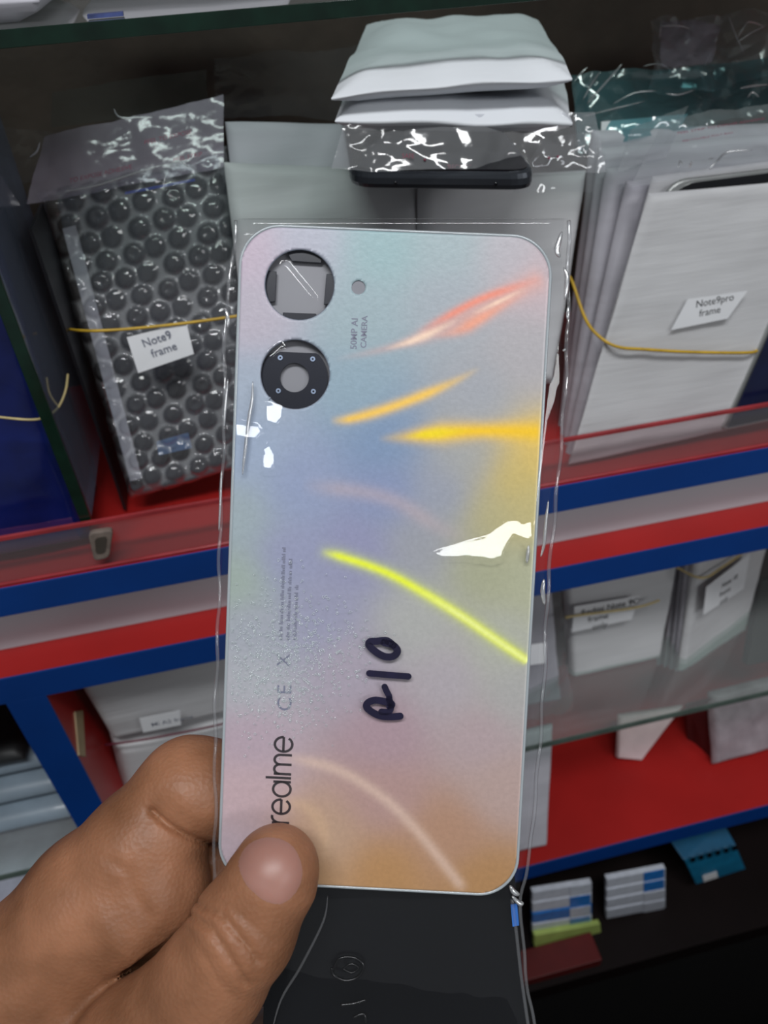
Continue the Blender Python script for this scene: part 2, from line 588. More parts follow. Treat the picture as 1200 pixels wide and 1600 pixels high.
# ------------------------------------------------------------------ bubble-wrapped pack
bp = thing('bubble_wrapped_pack', at(200, 785, 0.03), 'dark phone frame packed in clear bubble wrap behind a yellow band', 'package')
bq = Q((200, 786, 0.030), (440, 716, 0.030), (352, 222, 0.088), (50, 300, 0.088))
fr = round_plate('inner_frame', Q((208, 778, 0.040), (432, 712, 0.040), (352, 245, 0.096), (85, 305, 0.096)), 0.005, 0.006, DGREY, bp, bev=0.0008)
for qq in (Q((203, 752, 0.0385), (222, 748, 0.0385), (118, 352, 0.090), (97, 357, 0.090)),):
    slab('frame_rail', qq, 0.0012, LGREY, fr, bev=0.0003)
slab('frame_chip', Q((248, 712, 0.0395), (300, 700, 0.0395), (294, 676, 0.043), (244, 690, 0.043)), 0.001, mat('blue_chip', (64, 92, 128), 0.5), fr, bev=0.0002)
slab('frame_top_strip', Q((195, 304, 0.0925), (305, 283, 0.0925), (304, 279, 0.0928), (195, 300, 0.0928)), 0.001, mat('blue_strip', (40, 70, 170), 0.4), fr, bev=0.0002)


def bubble_film(q, parent, pitch=0.0116, r=0.0053, h=0.0040, res=0.00098):
    q = [np.array(p) for p in q]
    n = np.cross(q[1] - q[0], q[3] - q[0])
    n /= np.linalg.norm(n)
    L = np.linalg.norm(q[1] - q[0])
    H = np.linalg.norm(q[3] - q[0])
    nu, nv = int(L / res), int(H / res)
    u = np.linspace(0, 1, nu + 1)
    v = np.linspace(0, 1, nv + 1)
    U, V = np.meshgrid(u, v)
    P = ((q[0][None] * (1 - U[..., None]) + q[1][None] * U[..., None]) * (1 - V[..., None])
         + (q[3][None] * (1 - U[..., None]) + q[2][None] * U[..., None]) * V[..., None])
    x, y = U * L, V * H
    ry = pitch * 0.866
    best = np.full(x.shape, 1.0)
    sg = np.zeros(x.shape)
    row = np.round(y / ry)
    for dr in (-1, 0, 1):
        rr = row + dr
        xo = (rr % 2) * pitch / 2
        cx = np.round((x - xo) / pitch) * pitch + xo
        j = np.sin(cx * 913 + rr * 71.3)
        d = np.hypot(x - cx - 0.0011 * j, y - rr * ry - 0.0011 * np.cos(j * 9))
        k_ = d < best
        best = np.where(k_, d, best)
        sg = np.where(k_, j, sg)
    dome = np.sqrt(np.clip(1 - (best / r) ** 2, 0, 1)) * h * (0.75 + 0.35 * sg)
    # a pinched, flattened dome on some bubbles
    dome -= np.where(sg > 0.55, np.clip(0.5 - best / r, 0, 1) * h * 0.9, 0)
    wob = 0.0022 * np.sin(x * 60 + 2 * np.sin(y * 41)) * np.sin(y * 47 + 1.3)
    edge = np.minimum(np.minimum(U, 1 - U) * L, np.minimum(V, 1 - V) * H)
    drop = np.clip(1 - edge / 0.008, 0, 1) ** 2 * 0.010
    P = P + n * (dome + wob - drop)[..., None]
    idx = np.arange((nu + 1) * (nv + 1)).reshape(nv + 1, nu + 1)
    f = np.stack([idx[:-1, :-1], idx[:-1, 1:], idx[1:, 1:], idx[1:, :-1]], -1).reshape(-1, 4)
    o = obj('bubble_film', P.reshape(-1, 3), f.tolist(), film('bubble_plastic', (0.90, 0.90, 0.93), 0.09, 0.05, 0.05, 0.12, 300, 2.3), parent)
    web = np.clip((best - r * 0.86) / (r * 0.2), 0, 1).ravel()      # the web between bubbles is two skins thick and milkier
    o.data.attributes.new('web', 'FLOAT', 'POINT').data.foreach_set('value', web)
    nt = o.data.materials[0].node_tree
    an = nt.nodes.new('ShaderNodeAttribute')
    an.attribute_name = 'web'
    ml = nt.nodes.new('ShaderNodeMath')
    ml.operation = 'MULTIPLY_ADD'
    ml.inputs[1].default_value = 0.15
    ml.inputs[2].default_value = 0.05
    nt.links.new(an.outputs['Fac'], ml.inputs[0])
    mix = [n for n in nt.nodes if n.type == 'MIX_SHADER' and not n.inputs[0].is_linked][0]
    nt.links.new(ml.outputs[0], mix.inputs[0])
    return o


bubble_film(bq, bp)
sheet('wrap_flap', Q((45, 322, 0.090), (350, 262, 0.086), (350, 150, 0.105), (70, 215, 0.108)), FILMV, bp, amp=0.0035, scale=30, seed=2.2)
e1 = Q((70, 300, 0.084), (330, 240, 0.084))
d1 = (e1[1] - e1[0]) / np.linalg.norm(e1[1] - e1[0])
up1 = at(75, 215, 0.10) - at(70, 300, 0.084)
for (px, py, s_) in ((108, 286, 'TO EXPOSE ADHESIVE'), (225, 226, 'PEEL TO EXPOSE'), (270, 254, 'PEEL STRIP')):
    text('flap_print', s_, at(px, py, 0.080), d1, up1, 0.0030, INKR, bp)
lab('size_sticker', Q((216, 583, 0.036), (303, 553, 0.036), (291, 504, 0.041), (198, 527, 0.041)), bp, [('Note9', 0.0), ('frame', 0.07)], 0.0056,
    ox=0.22, oy=0.60, ink=INKG)
o = tube('rubber_band', [at(103, 514, 0.058), at(140, 517, 0.042), at(200, 514, 0.0405), (at(280, 506, 0.0405)), at(355, 496, 0.0405), at(460, 480, 0.042)], 0.00075, BAND)
tag(o, 'yellow rubber band stretched across the bubble wrap', 'rubber band')

# frosted bag on the wall and dim films behind
o = sheet('frosted_bag', Q((80, 200, 0.13), (325, 175, 0.13), (322, 108, 0.16), (82, 145, 0.16)),
          film('dim_frosted_film', (0.7, 0.72, 0.72), 0.2, 0.03, 0.10, 0.2, 100, hazecol=(0.28, 0.30, 0.28)), nu=24, nv=16, amp=0.0015, scale=16, seed=5)
tag(o, 'dim frosted bag standing against the brown wall above the bubble wrap', 'bag')
o = sheet('clear_bag', Q((-20, 300, 0.10), (75, 285, 0.105), (82, 205, 0.125), (-10, 200, 0.125)), FILM, nu=26, nv=26, amp=0.006, scale=34, seed=11)
tag(o, 'small crinkled clear bag stuffed at the far end beside the bubble wrap', 'bag')
o = sheet('dark_clear_bag', Q((335, 190, 0.11), (560, 190, 0.11), (560, 75, 0.17), (335, 95, 0.17)),
          film('dark_film', (0.8, 0.8, 0.82), 0.12, 0.05, 0.05, 0.4, 90, hazecol=(0.3, 0.3, 0.33)), nu=40, nv=30, amp=0.004, scale=24, seed=17)
tag(o, 'dark crinkled clear bag between the white pouches and the brown wall', 'bag')

# ------------------------------------------------------------------ blue pack beyond the divider
bpk = thing('blue_pack', (-0.21, 0.02, 0.005), 'dark blue flat pack in a shiny bag beyond the glass divider', 'package')
pouch('wrapped_body', [(-0.29, 0.016, 0.006), (-0.1555, 0.016, 0.006), (-0.1560, 0.052, 0.185), (-0.29, 0.052, 0.185)], 0.016, NAVY, bpk,
      amp=0.0022, seed=4.0, rim=0.05)
sheet('bag_hem', [(-0.29, 0.0065, 0.018), (-0.157, 0.0065, 0.018), (-0.157, 0.0075, 0.032), (-0.29, 0.0075, 0.032)],
      film('violet_film', (0.7, 0.5, 0.75), 0.1, 0.07, 0.12, 0.3, 120, hazecol=(0.35, 0.12, 0.35)), bpk, nu=30, nv=8, amp=0.0012, scale=60, seed=3)
slab('pack_core', [(-0.29, 0.030, 0.006), (-0.158, 0.030, 0.006), (-0.158, 0.062, 0.178), (-0.29, 0.062, 0.178)], 0.05, mat('slate_navy_pack', (44, 50, 74), 0.3, var=0.3, vs=60, coat=0.3), bpk, bev=0.003)
o = tube('rubber_band', [at(-40, 645, 0.012), at(10, 653, 0.012), at(60, 655, 0.0135), at(88, 640, 0.022), at(102, 612, 0.03), at(106, 585, 0.04)], 0.0006, BANDP)
tag(o, 'pale rubber band looped round the dark blue pack', 'rubber band')
o = box('dark_gap_strip', (-0.1405, 0.046, 0.003), (-0.1390, 0.085, 0.160), mat('gap_black', (16, 16, 20), 0.4), bev=0)  # black strip painted in place of the shaded gap beside the divider
tag(o, 'black strip standing in for the dark gap between divider and bubble wrap', 'card')

# ------------------------------------------------------------------ white pouches behind the phone cover
G1 = 'white foam pouches standing behind the phone cover'
o = pouch('foam_pouch', Q((400, 600, 0.040), (650, 600, 0.040), (575, 190, 0.100), (352, 188, 0.100)), 0.006, FOAM3, amp=0.0016, seed=1)
tag(o, 'white foam pouch standing rearmost behind the phone cover, its folded top highest', 'pouch', G1)
o = pouch('foam_pouch', Q((394, 600, 0.030), (655, 600, 0.030), (656, 262, 0.078), (350, 250, 0.078)), 0.010, FOAM, amp=0.0018, seed=2, ripple=0.0002)
tag(o, 'white foam pouch with a pinkish fold, behind the camera holes of the phone cover', 'pouch', G1)
o = pouch('foam_pouch', Q((655, 600, 0.028), (870, 600, 0.028), (925, 262, 0.070), (657, 280, 0.070)), 0.012, FOAM, amp=0.0016, seed=3, ripple=0.0002)
tag(o, 'white foam pouch standing under the dark phone, next to the layered sleeves', 'pouch', G1)

# flat stack: dark phone, crinkled bag, two white pouches
pc = at(690, 285, -0.002)
ph = thing('wrapped_phone', (pc[0], 0.05, 0.160), 'dark phone lying flat in a bag under the two white pouches', 'phone')
a_, b_ = at(546, 280, 0.0), at(838, 285, 0.0)
ph_z0, ph_z1 = 0.1700, 0.1785
a_, b_ = atz(546, 268, ph_z1), atz(840, 270, ph_z1)
bk_ = np.array([0.020, 0.135, 0.004])
up_ = np.array([0, 0, 1.0])
round_plate('body', [a_, b_, b_ + bk_, a_ + bk_], 0.0072, 0.010, DARKPH, ph, bev=0.0024)
ins_ = (b_ - a_) / np.linalg.norm(b_ - a_) * 0.002
bi_ = bk_ / np.linalg.norm(bk_) * 0.0018
round_plate('screen', [a_ + ins_ + bi_ + up_ * 0.0006, b_ - ins_ + bi_ + up_ * 0.0006, b_ - ins_ + bk_ - bi_ + up_ * 0.0006, a_ + ins_ + bk_ - bi_ + up_ * 0.0006], 0.0008, 0.009, SCREEN, ph)
for px in (620, 778):
    c0 = a_ + (b_ - a_) * ((px - 546) / 294) - up_ * 0.0042 + np.array([0, -0.0002, 0])
    tube('microphone_hole', [c0, c0 + np.array([0, 0.001, 0])], 0.0006, SCREEN, ph, seg=10, sub=1)
wb = thing('crinkled_bag', (pc[0], 0.02, 0.172), 'crinkled clear bag with red print wrapped over the dark phone edge', 'bag')
sheet('bag_front', Q((515, 268, -0.006), (938, 275, -0.006), (922, 180, 0.004), (540, 182, 0.004)), FILMH, wb, nu=90, nv=34, amp=0.0075, scale=17, seed=6.5)
sheet('bag_side', Q((800, 300, -0.004), (930, 300, -0.001), (930, 205, 0.008), (850, 215, 0.002)), FILM, wb, nu=30, nv=26, amp=0.006, scale=20, seed=8.5)
for px, py, s_ in ((628, 247, 'SAFE'), (700, 264, 'RECYCLE'), (765, 265, 'ADHESIVE')):
    text('bag_print', s_, at(px, py, -0.008), at(800, 262, -0.008) - at(600, 258, -0.008), at(600, 200, -0.004) - at(600, 258, -0.008), 0.0024, INKR, wb)
for px, py in ((664, 250), (683, 254), (701, 259), (858, 247), (872, 245)):
    c0 = at(px, py, -0.008)
    tube('bag_dot', [c0, c0 + np.array([0, 0.0004, 0])], 0.0005, INKR, wb, seg=8, sub=1)
G2 = 'white pouches stacked flat on the dark phone'
o = pouch('foam_pouch', [at(524, 160, -0.002), at(900, 167, -0.002), at(880, 76, 0.11), at(560, 72, 0.11)], 0.013, FOAM2, nu=40, nv=30, amp=0.0016, seed=21, rim=0.17)
tag(o, 'soft white pouch lying flat directly on the bagged dark phone', 'pouch', G2)
o = pouch('foam_pouch', [at(516, 127, -0.004), at(898, 94, -0.002), at(842, 14, 0.12), at(572, 18, 0.12)], 0.012, FOAM2, nu=40, nv=30, amp=0.002, seed=22, rim=0.22)
tag(o, 'soft white pouch topmost on the flat stack under the green glass edge', 'pouch', G2)

# ------------------------------------------------------------------ bundle of foam sleeves
G3 = 'foam sleeves in the banded bundle'
names = ['second from the front, edge showing', 'in the middle of the bundle', 'second from the back, its corner higher', 'rearmost, tallest corner by the bagged phone']
sl = [((885, 722, .0265), (1130, 668, .0265), (1300, 250, .053), (984, 284, .050)),
      ((880, 718, .0355), (1128, 660, .0355), (1290, 235, .062), (952, 264, .060)),
      ((876, 712, .0445), (1125, 652, .0445), (1285, 205, .071), (940, 232, .070)),
      ((872, 706, .0535), (1122, 645, .0535), (1280, 190, .080), (930, 205, .080))]
for i, s_ in enumerate(sl):
    o = pouch('foam_sleeve', Q(*s_), 0.008, FOAM3, amp=0.0010, seed=30 + i, rim=0.03, ripple=0.00015)
    tag(o, 'white foam sleeve ' + names[i], 'sleeve', G3)
fs_ = thing('foam_sleeve', at(890, 722, 0.016), 'front white foam sleeve with the printed sticker and a frame poking out', 'sleeve', G3)
pouch('sleeve_front', Q((889, 727, .0135), (1136, 674, .0135), (1318, 276, .036), (1016, 303, .034)), 0.003, FOAM, fs_, amp=0.0011, seed=41, rim=0.03, ripple=0.0002)
pouch('sleeve_back', Q((890, 724, .0200), (1136, 672, .0200), (1318, 238, .0465), (1022, 276, .0440)), 0.003, FOAM, fs_, amp=0.0008, seed=42, rim=0.03)
pf = round_plate('phone_frame', Q((955, 640, .0225), (1140, 600, .0225), (1318, 250, .0405), (1042, 283, .0375)), 0.003, 0.012, SILVER, fs_, bev=0.0012)
round_plate('frame_inset', Q((965, 630, .0219), (1130, 590, .0219), (1312, 256, .0399), (1056, 289, .0369)), 0.002, 0.011, SCREEN, pf)
qn = [p + np.array([0, -0.0016, 0.0004]) for p in Q((1046, 515, .0226), (1134, 497, .0226), (1165, 454, .0247), (1072, 467, .0250))]
lab('sticker', qn, fs_, [('Note9pro', 0.0), ('frame', 0.07)], 0.0054, ox=0.24, oy=0.64, gap=0.98, off=0.002)
pts = [at(878, 420, .066), at(893, 438, .056), at(912, 492, .040), at(930, 520, .029), at(962, 541, .0200), at(1010, 546, .0186), at(1080, 550, .0182), at(1168, 551, .0178), at(1184, 546, .024)]
o = tube('rubber_band', pts, 0.0009, BAND)
tag(o, 'yellow rubber band round the bundle with the Note9pro sticker', 'rubber band')
o = slab('paper_slip', Q((938, 245, .082), (1005, 300, .082), (1075, 178, .088), (940, 190, .088)), 0.0004, PAPER, bev=0)
for a, b in (((967, 228), (971, 221)), ((974, 217), (978, 209))):
    tube('pen_mark', [at(*a, 0.0835), at(*b, 0.0845)], 0.0004, INKB, o, sub=1, seg=5)
tag(o, 'white paper slip with blue pen marks above the layered sleeves', 'paper')

# clear bags heaped above the bundle
cb = thing('crumpled_bag', at(1100, 240, 0.05), 'clear bag with red print bulging over the front foam sleeve', 'bag')
sheet('bag_front', Q((985, 292, .030), (1290, 246, .030), (1290, 150, .055), (1035, 192, .055)), FILMH, cb, nu=60, nv=30, amp=0.004, scale=32, seed=51)
sheet('bag_side', Q((965, 272, .040), (1040, 250, .038), (1075, 170, .06), (985, 205, .06)), FILMH, cb, nu=30, nv=26, amp=0.004, scale=36, seed=52)
for px, py, s_, sz in ((1058, 210, 'PEEL STRIP TO EXPOSE ADHESIVE', 0.0030), (1066, 222, 'RECYCLABLE POLY BAG', 0.0024)):
    text('bag_print', s_, at(px, py, .030), at(1200, 186, .030) - at(1058, 210, .030), at(1060, 190, .04) - at(1058, 210, .030), sz, INKR, cb)
tb = thing('teal_bag', at(980, 210, 0.09), 'teal-tinted shiny bag crumpled between the pouch stack and the clear bags', 'bag')
sheet('bag_skin', Q((895, 250, .092), (1230, 170, .092), (1230, 90, .112), (890, 120, .112)), FILMT, tb, nu=90, nv=44, amp=0.016, scale=12, seed=61)
slab('inner_pack', Q((900, 240, .11), (1230, 185, .11), (1230, 110, .15), (900, 130, .15)), 0.004, mat('dark_teal_pack', (22, 52, 58), 0.4, var=0.2), tb)
cl = thing('crumpled_bag', at(1110, 120, 0.11), 'crinkled clear bag highest in the corner with bright creases', 'bag')
sheet('bag_skin', Q((1000, 160, .125), (1240, 130, .125), (1240, 15, .15), (1010, 40, .15)), FILMS, cl, nu=110, nv=70, amp=0.028, scale=11, seed=71)
sheet('bag_fold', Q((1030, 110, .112), (1110, 100, .112), (1125, 40, .13), (1035, 32, .13)), FILMV, cl, nu=30, nv=30, amp=0.006, scale=30, seed=72)

CREASE = film('bright_fold', (0.95, 0.95, 0.96), 0.22, 0.35, 0.22, 0.0, power=2.0)
for par, Yc, lst in ((cl, 0.118, ([(1139, 26), (1148, 52), (1163, 84)], [(1150, 68), (1172, 52), (1197, 40)], [(1112, 82), (1106, 92), (1101, 104)], [(1086, 102), (1096, 118), (1106, 133)],
                                  [(1152, 60), (1160, 46), (1170, 34), (1196, 42)], [(1032, 41), (1060, 40), (1080, 46)], [(1142, 98), (1150, 95), (1154, 99)], [(1117, 66), (1121, 56)],
                                  [(1030, 62), (1032, 42), (1034, 32)], [(1004, 104), (1034, 101), (1072, 128)])),
                     (tb, 0.088, ([(898, 126), (908, 114), (918, 105)], [(911, 156), (924, 132), (938, 112)], [(917, 162), (944, 132), (972, 100)], [(958, 162), (992, 145), (1026, 142)],
                                  [(1040, 146), (1060, 148), (1086, 140)], [(1156, 138), (1176, 134), (1202, 132)], [(912, 182), (950, 172), (1008, 158)], [(1168, 152), (1176, 144), (1186, 152)])),
                     (cb, 0.026, ([(1060, 262), (1062, 252), (1066, 256)], [(1108, 264), (1120, 252), (1136, 238), (1176, 234)], [(1078, 262), (1080, 252)], [(1106, 250), (1114, 247)]))):
    for k_, pts_ in enumerate(lst):
        tube('crease', [at(px, py, Yc + 0.004 * math.sin(i_ + k_)) for i_, (px, py) in enumerate(pts_)], 0.00042 + 0.00022 * ((k_ * 7) % 3) / 2, CREASE, par, seg=6, sub=4, taper=True)
for pts_ in ([(96, 300), (150, 290), (200, 274), (256, 257)], [(178, 170), (190, 184), (240, 182)], [(262, 258), (280, 252), (296, 262)], [(62, 222), (58, 236), (46, 246)]):
    tube('crease', [at(px, py, 0.079) for px, py in pts_], 0.0005, CREASE, bp, seg=6, sub=4, taper=True)

# dark pack at the end
dk = thing('dark_screen_pack', at(1200, 660, 0.015), 'dark navy screen in a thin silver frame beside the foam bundle', 'package')
o = round_plate('frame', Q((1128, 674, .012), (1330, 632, .012), (1400, 330, .034), (1266, 355, .034)), 0.005, 0.004, SILVER, dk, bev=0.0008)
slab('screen', Q((1138, 668, .0105), (1325, 628, .0105), (1395, 335, .0325), (1274, 362, .0325)), 0.001, NAVYD, o, bev=0.0002)

# ------------------------------------------------------------------ lower compartment
bw = thing('white_bundle', at(900, 1055, 0.056), 'white bundle with a wide sticker standing flat to the glass shelf front', 'package')
pouch('sleeve', Q((895, 1062, .056), (1035, 1030, .056), (1075, 820, .075), (880, 860, .075)), 0.016, FOAM, bw, amp=0.0008, seed=81, rim=0.04)
lab('sticker', [p + np.array([0, -0.002, 0]) for p in Q((892, 985, .056), (985, 965, .056), (998, 928, .060), (896, 945, .060))], bw,
    [('Redmi Note 9C', 0.0), ('frame', 0.12), ('only', 0.2)], 0.0075, ox=0.12, oy=0.60, gap=1.1)
tube('band', Q((888, 965, .054), (893, 963, .052), (990, 950, .0515), (1030, 938, .053)), 0.0010, BANDP, bw)
for i, (x_, y_) in enumerate(((1032, 0.075), (1042, 0.067), (1052, 0.059), (1060, 0.051))):
    o = pouch('foam_sleeve', Q((x_, 1042 + i * 3, y_), (x_ + 60, 1000, y_ + 0.05), (x_ + 105, 780, y_ + 0.07), (x_ + 25, 830, y_ + 0.015)), 0.006, FOAM3, amp=0.0006, seed=90 + i, rim=0.03)
    tag(o, ('rearmost', 'third', 'second', 'thin inner')[i] + ' grey foam sleeve layered behind the turned white bundle', 'sleeve', 'sleeves behind the turned bundle')
b2 = thing('white_bundle', at(1070, 1050, 0.046), 'turned white bundle with a slanted sticker and a yellow band', 'package')
pouch('sleeve', Q((1066, 1052, .044), (1166, 986, .080), (1215, 800, .098), (1098, 830, .060)), 0.008, FOAM, b2, amp=0.0007, seed=95, rim=0.03)
lab('sticker', [p + np.array([-0.003, -0.003, 0]) for p in Q((1101, 956, .048), (1164, 915, .071), (1174, 860, .076), (1106, 912, .051))], b2,
    [('Note 10', 0.0), ('frame', 0.0), ('only', 0.05)], 0.0065, ox=0.38, oy=0.6, gap=1.35)
tube('band', Q((1050, 882, .068), (1095, 903, .050), (1130, 885, .060), (1180, 850, .080)), 0.0010, BANDP, b2)
o = slab('black_pack', Q((1168, 1040, .10), (1330, 1010, .10), (1340, 860, .14), (1190, 910, .14)), 0.01, mat('blackish_pack', (40, 34, 32), 0.4, var=0.3, vs=50))
tag(o, 'blackish flat pack standing on the glass shelf past the turned bundle', 'package')
# clear bag next to the cover's edge, with white sticker
sb = thing('clear_bag', at(850, 1110, 0.03), 'clear bag with a small sticker squeezed against the white bundle', 'bag')
sheet('bag_skin', Q((815, 1125, .022), (895, 1110, .040), (875, 915, .060), (815, 900, .05)), FILMH, sb, nu=26, nv=40, amp=0.004, scale=26, seed=101)
pouch('inner_sleeve', Q((800, 1110, .045), (880, 1095, .055), (862, 900, .075), (800, 905, .070)), 0.008, FOAM3, sb, seed=102)
slab('sticker', Q((822, 1040, .030), (852, 1036, .030), (854, 1004, .036), (824, 1008, .036)), 0.0003, PAPER, sb, bev=0)

# on the red board
o = pouch('foam_sleeve', Q((800, 1335, .006), (856, 1322, .006), (866, 1135, .05), (800, 1150, .05)), 0.008, FOAM3, seed=111)
tag(o, 'grey-white sleeve standing on the red board close to the phone cover', 'sleeve')
o = pouch('foam_sleeve', Q((965, 1186, .078), (1003, 1190, .072), (1070, 1105, .098), (968, 1120, .10)), 0.010, mat('pinkish_foam', (214, 190, 192), 0.6, var=0.05), seed=112)
tag(o, 'pinkish white sleeve standing on its corner at the rear of the red board', 'sleeve')
o = pouch('grey_pouch', Q((1118, 1198, .046), (1290, 1150, .046), (1290, 1040, .085), (1112, 1085, .085)), 0.014, mat('greyish_wrap', (150, 138, 144), 0.5, var=0.2, vs=60, bump=0.4, bs=90), seed=113, amp=0.002)
tag(o, 'rumpled grey pouch standing at the end of the red board', 'pouch')
o = slab('dark_card', Q((1075, 1190, .08), (1110, 1198, .058), (1112, 1090, .085), (1070, 1100, .10)), 0.002, mat('maroon_card', (70, 16, 18), 0.5))
tag(o, 'dark maroon card leaning on the grey pouch on the red board', 'card')

# below the red board: battery stacks, card
def stack(px0, px1, py0, py1, n, slope, Y, lb, cols):
    h = (py1 - py0) / n
    for i in range(n):
        y0 = py1 - i * h
        t0 = 0.012 + i * 0.002
        q = Q((px0, y0, Y), (px1, y0 + slope * (px1 - px0), Y), (px1, y0 + slope * (px1 - px0) - h * 0.86, Y), (px0, y0 - h * 0.86, Y))
        t = thing('battery', q[0], lb[0] + (', lowest of its stack', ', second from below', ', third from below', ', topmost of its stack')[i] + lb[1], 'battery', lb[2])
        slab('cell', q, 0.006, cols[i % len(cols)][0], t, bev=0.001)
        m0 = [q[0] * (1 - s) + q[1] * s for s in (0.62, 0.97)]
        m1 = [q[3] * (1 - s) + q[2] * s for s in (0.62, 0.97)]
        off_ = np.array([0, -0.0008, 0])
        slab('label_wrap', [m0[0] + off_, m0[1] + off_, m1[1] + off_, m1[0] + off_], 0.0006, cols[i % len(cols)][1], t, bev=0.0002)


stack(832, 925, 1392, 1460, 4, -0.16, 0.020, ('blue and white flat battery', ' above the green card', 'batteries stacked above the green card'),
      [(BATW, BATB), (BATB, BATW), (BATW, BATB), (BATW, BATW)])
stack(948, 1040, 1372, 1436, 4, -0.19, 0.020, ('white flat battery', ' in the middle below the red board', 'batteries stacked in the middle'),
      [(BATW, BATW), (BATW, BATW), (BATW, BATB), (BATW, BATB)])
o = slab('green_card', Q((835, 1480, .012), (940, 1460, .012), (938, 1444, .014), (835, 1462, .014)), 0.006, GREENF)
tag(o, 'pale green card lying under the blue and white batteries', 'card')
o = slab('red_board_strip', [(0.09, -0.020, -0.656), (0.205, -0.020, -0.656), (0.205, 0.010, -0.656), (0.09, 0.010, -0.656)], 0.015, mat('dark_red_board', (96, 20, 18), 0.5, var=0.1))  # visible red front of the lowest board, added as a separate strip
tag(o, 'added dark red strip for the visible front of the lowest board, before the green card', 'box')
tc_ = thing('teal_box', at(1085, 1390, 0.022), 'teal card box hanging open below the red board', 'box')
slab('front_panel', Q((1088, 1382, .022), (1165, 1358, .022), (1150, 1322, .027), (1070, 1345, .027)), 0.02, TEAL, tc_)
slab('top_panel', Q((1068, 1343, .026), (1150, 1320, .026), (1130, 1285, .05), (1045, 1310, .05)), 0.002, mat('teal_top', (14, 84, 120), 0.4), tc_)
for i in range(6):
    x_ = 1080 + i * 13
    slab('slot', Q((x_, 1348 - i * 3.6, .0215), (x_ + 7, 1346 - i * 3.6, .0215), (x_ + 6, 1340 - i * 3.6, .0223), (x_ - 1, 1342 - i * 3.6, .0223)), 0.0008, SCREEN, tc_, bev=0)
slab('paper_tab', Q((1100, 1378, .0215), (1122, 1371, .0215), (1120, 1362, .0222), (1098, 1369, .0222)), 0.0005, PAPER, tc_, bev=0)

# ------------------------------------------------------------------ lower left
wl = thing('white_box_pack', at(195, 1250, 0.05), 'white pack with a narrow sticker and red band behind the hand', 'package')
pouch('upper_sleeve', Q((168, 1164, .030), (400, 1112, .030), (400, 980, .030), (110, 1072, .016)), 0.03, FOAM, wl, amp=0.0008, seed=121, rim=0.10)
pouch('lower_sleeve', Q((205, 1310, .040), (420, 1260, .040), (400, 1116, .032), (169, 1168, .032)), 0.03, FOAM, wl, amp=0.0008, seed=122, rim=0.10)
lab('sticker', [p + np.array([0, -0.003, 0.0]) for p in Q((224, 1139, .024), (283, 1127, .024), (281, 1105, .0235), (218, 1117, .0235))], wl,
    [('Mi A2 frame', 0)], 0.0055, ox=0.25, oy=0.30, ink=INKG)
tube('band', Q((165, 1163, .038), (172, 1163, .027), (240, 1153, .024), (340, 1133, .026), (400, 1116, .03)), 0.0008, BANDR, wl)
o = slab('cream_card', [atx(118, 1112, -.2045), atx(124, 1180, -.2045), atx(134, 1182, -.2045), atx(130, 1110, -.2045)], 0.001, CREAM, bev=0)
tag(o, 'cream card strip taped on the red side panel by the blue post', 'card')
for i, (y_, lb) in enumerate(((1330, 'lowest'), (1292, 'second'), (1255, 'topmost'))):
    Yb = 0.03 + i * 0.012
    p0, p1 = at(20, y_, Yb), at(118, y_ - 26, Yb)
    z0 = -0.2562 + i * 0.017
    x0, x1 = -0.40, -0.2325
    o = pouch('flat_pack', [(x0, Yb, z0 + 0.015), (x1, Yb, z0 + 0.015), (x1, Yb + 0.12, z0 + 0.015), (x0, Yb + 0.12, z0 + 0.015)], 0.0155,
              mat('slate_wrap', (120, 134, 146), 0.35, var=0.1, coat=0.2), nu=12, nv=12, amp=0.0006, seed=130 + i, rim=0.05)
    tag(o, lb + ' grey-blue flat pack of the stack on the small glass shelf', 'package', 'flat packs on the small glass shelf')
o = pouch('dark_pouch', [(-0.40, 0.05, -0.1935), (-0.262, 0.05, -0.1935), (-0.262, 0.14, -0.186), (-0.40, 0.14, -0.186)], 0.014,
          mat('charcoal_wrap', (34, 36, 38), 0.5, var=0.3), nu=14, nv=12, amp=0.003, seed=140)
tag(o, 'dark rumpled pouch on top of the grey-blue flat packs', 'pouch')
o = pouch('foam_pouch', [(-0.33, 0.135, -0.255), (-0.232, 0.135, -0.255), (-0.232, 0.165, -0.10), (-0.33, 0.165, -0.10)], 0.02, FOAM3, seed=141)
tag(o, 'white pouch standing at the rear behind the flat packs beyond the post', 'pouch')
o = pouch('foam_pouch', [(-0.42, 0.03, -0.405), (-0.245, 0.03, -0.405), (-0.245, 0.16, -0.40), (-0.42, 0.16, -0.40)], 0.03, mat('lilac_wrap', (200, 196, 216), 0.5, var=0.15, vs=50), seed=142, amp=0.003)
tag(o, 'pale lilac pouch lying on the board below the small glass shelf', 'pouch')

# ------------------------------------------------------------------ phone cover held in the hand
# pose of the cover: centre and unit axes (right, up) seen from the lens, then turned into the room
_c = np.array([-6.51881148e-04, -1.37973909e-02, 1.91580456e-01])
_ex = np.array([9.93858943e-01, -4.59718086e-02, -1.24168026e-02])
_ey = np.array([4.28380709e-02, 1.00262738e+00, -5.41301661e-02])
FL = np.array([1, 1, -1.0])
PC = CAM + R @ (_c * FL)
EX = R @ (_ex * FL)
EX /= np.linalg.norm(EX)
EY = R @ (_ey * FL)
EY -= EX * EX.dot(EY)
EY /= np.linalg.norm(EY)
EN = np.cross(EX, EY)          # towards the viewer
PW, PH, PR = 0.0753, 0.1644, 0.0098


def pl(x, y, z=0.0):
    x, y, z = np.asarray(x, float), np.asarray(y, float), np.asarray(z, float)
    return PC + x[..., None] * EX + y[..., None] * EY + (z + 0 * x)[..., None] * EN


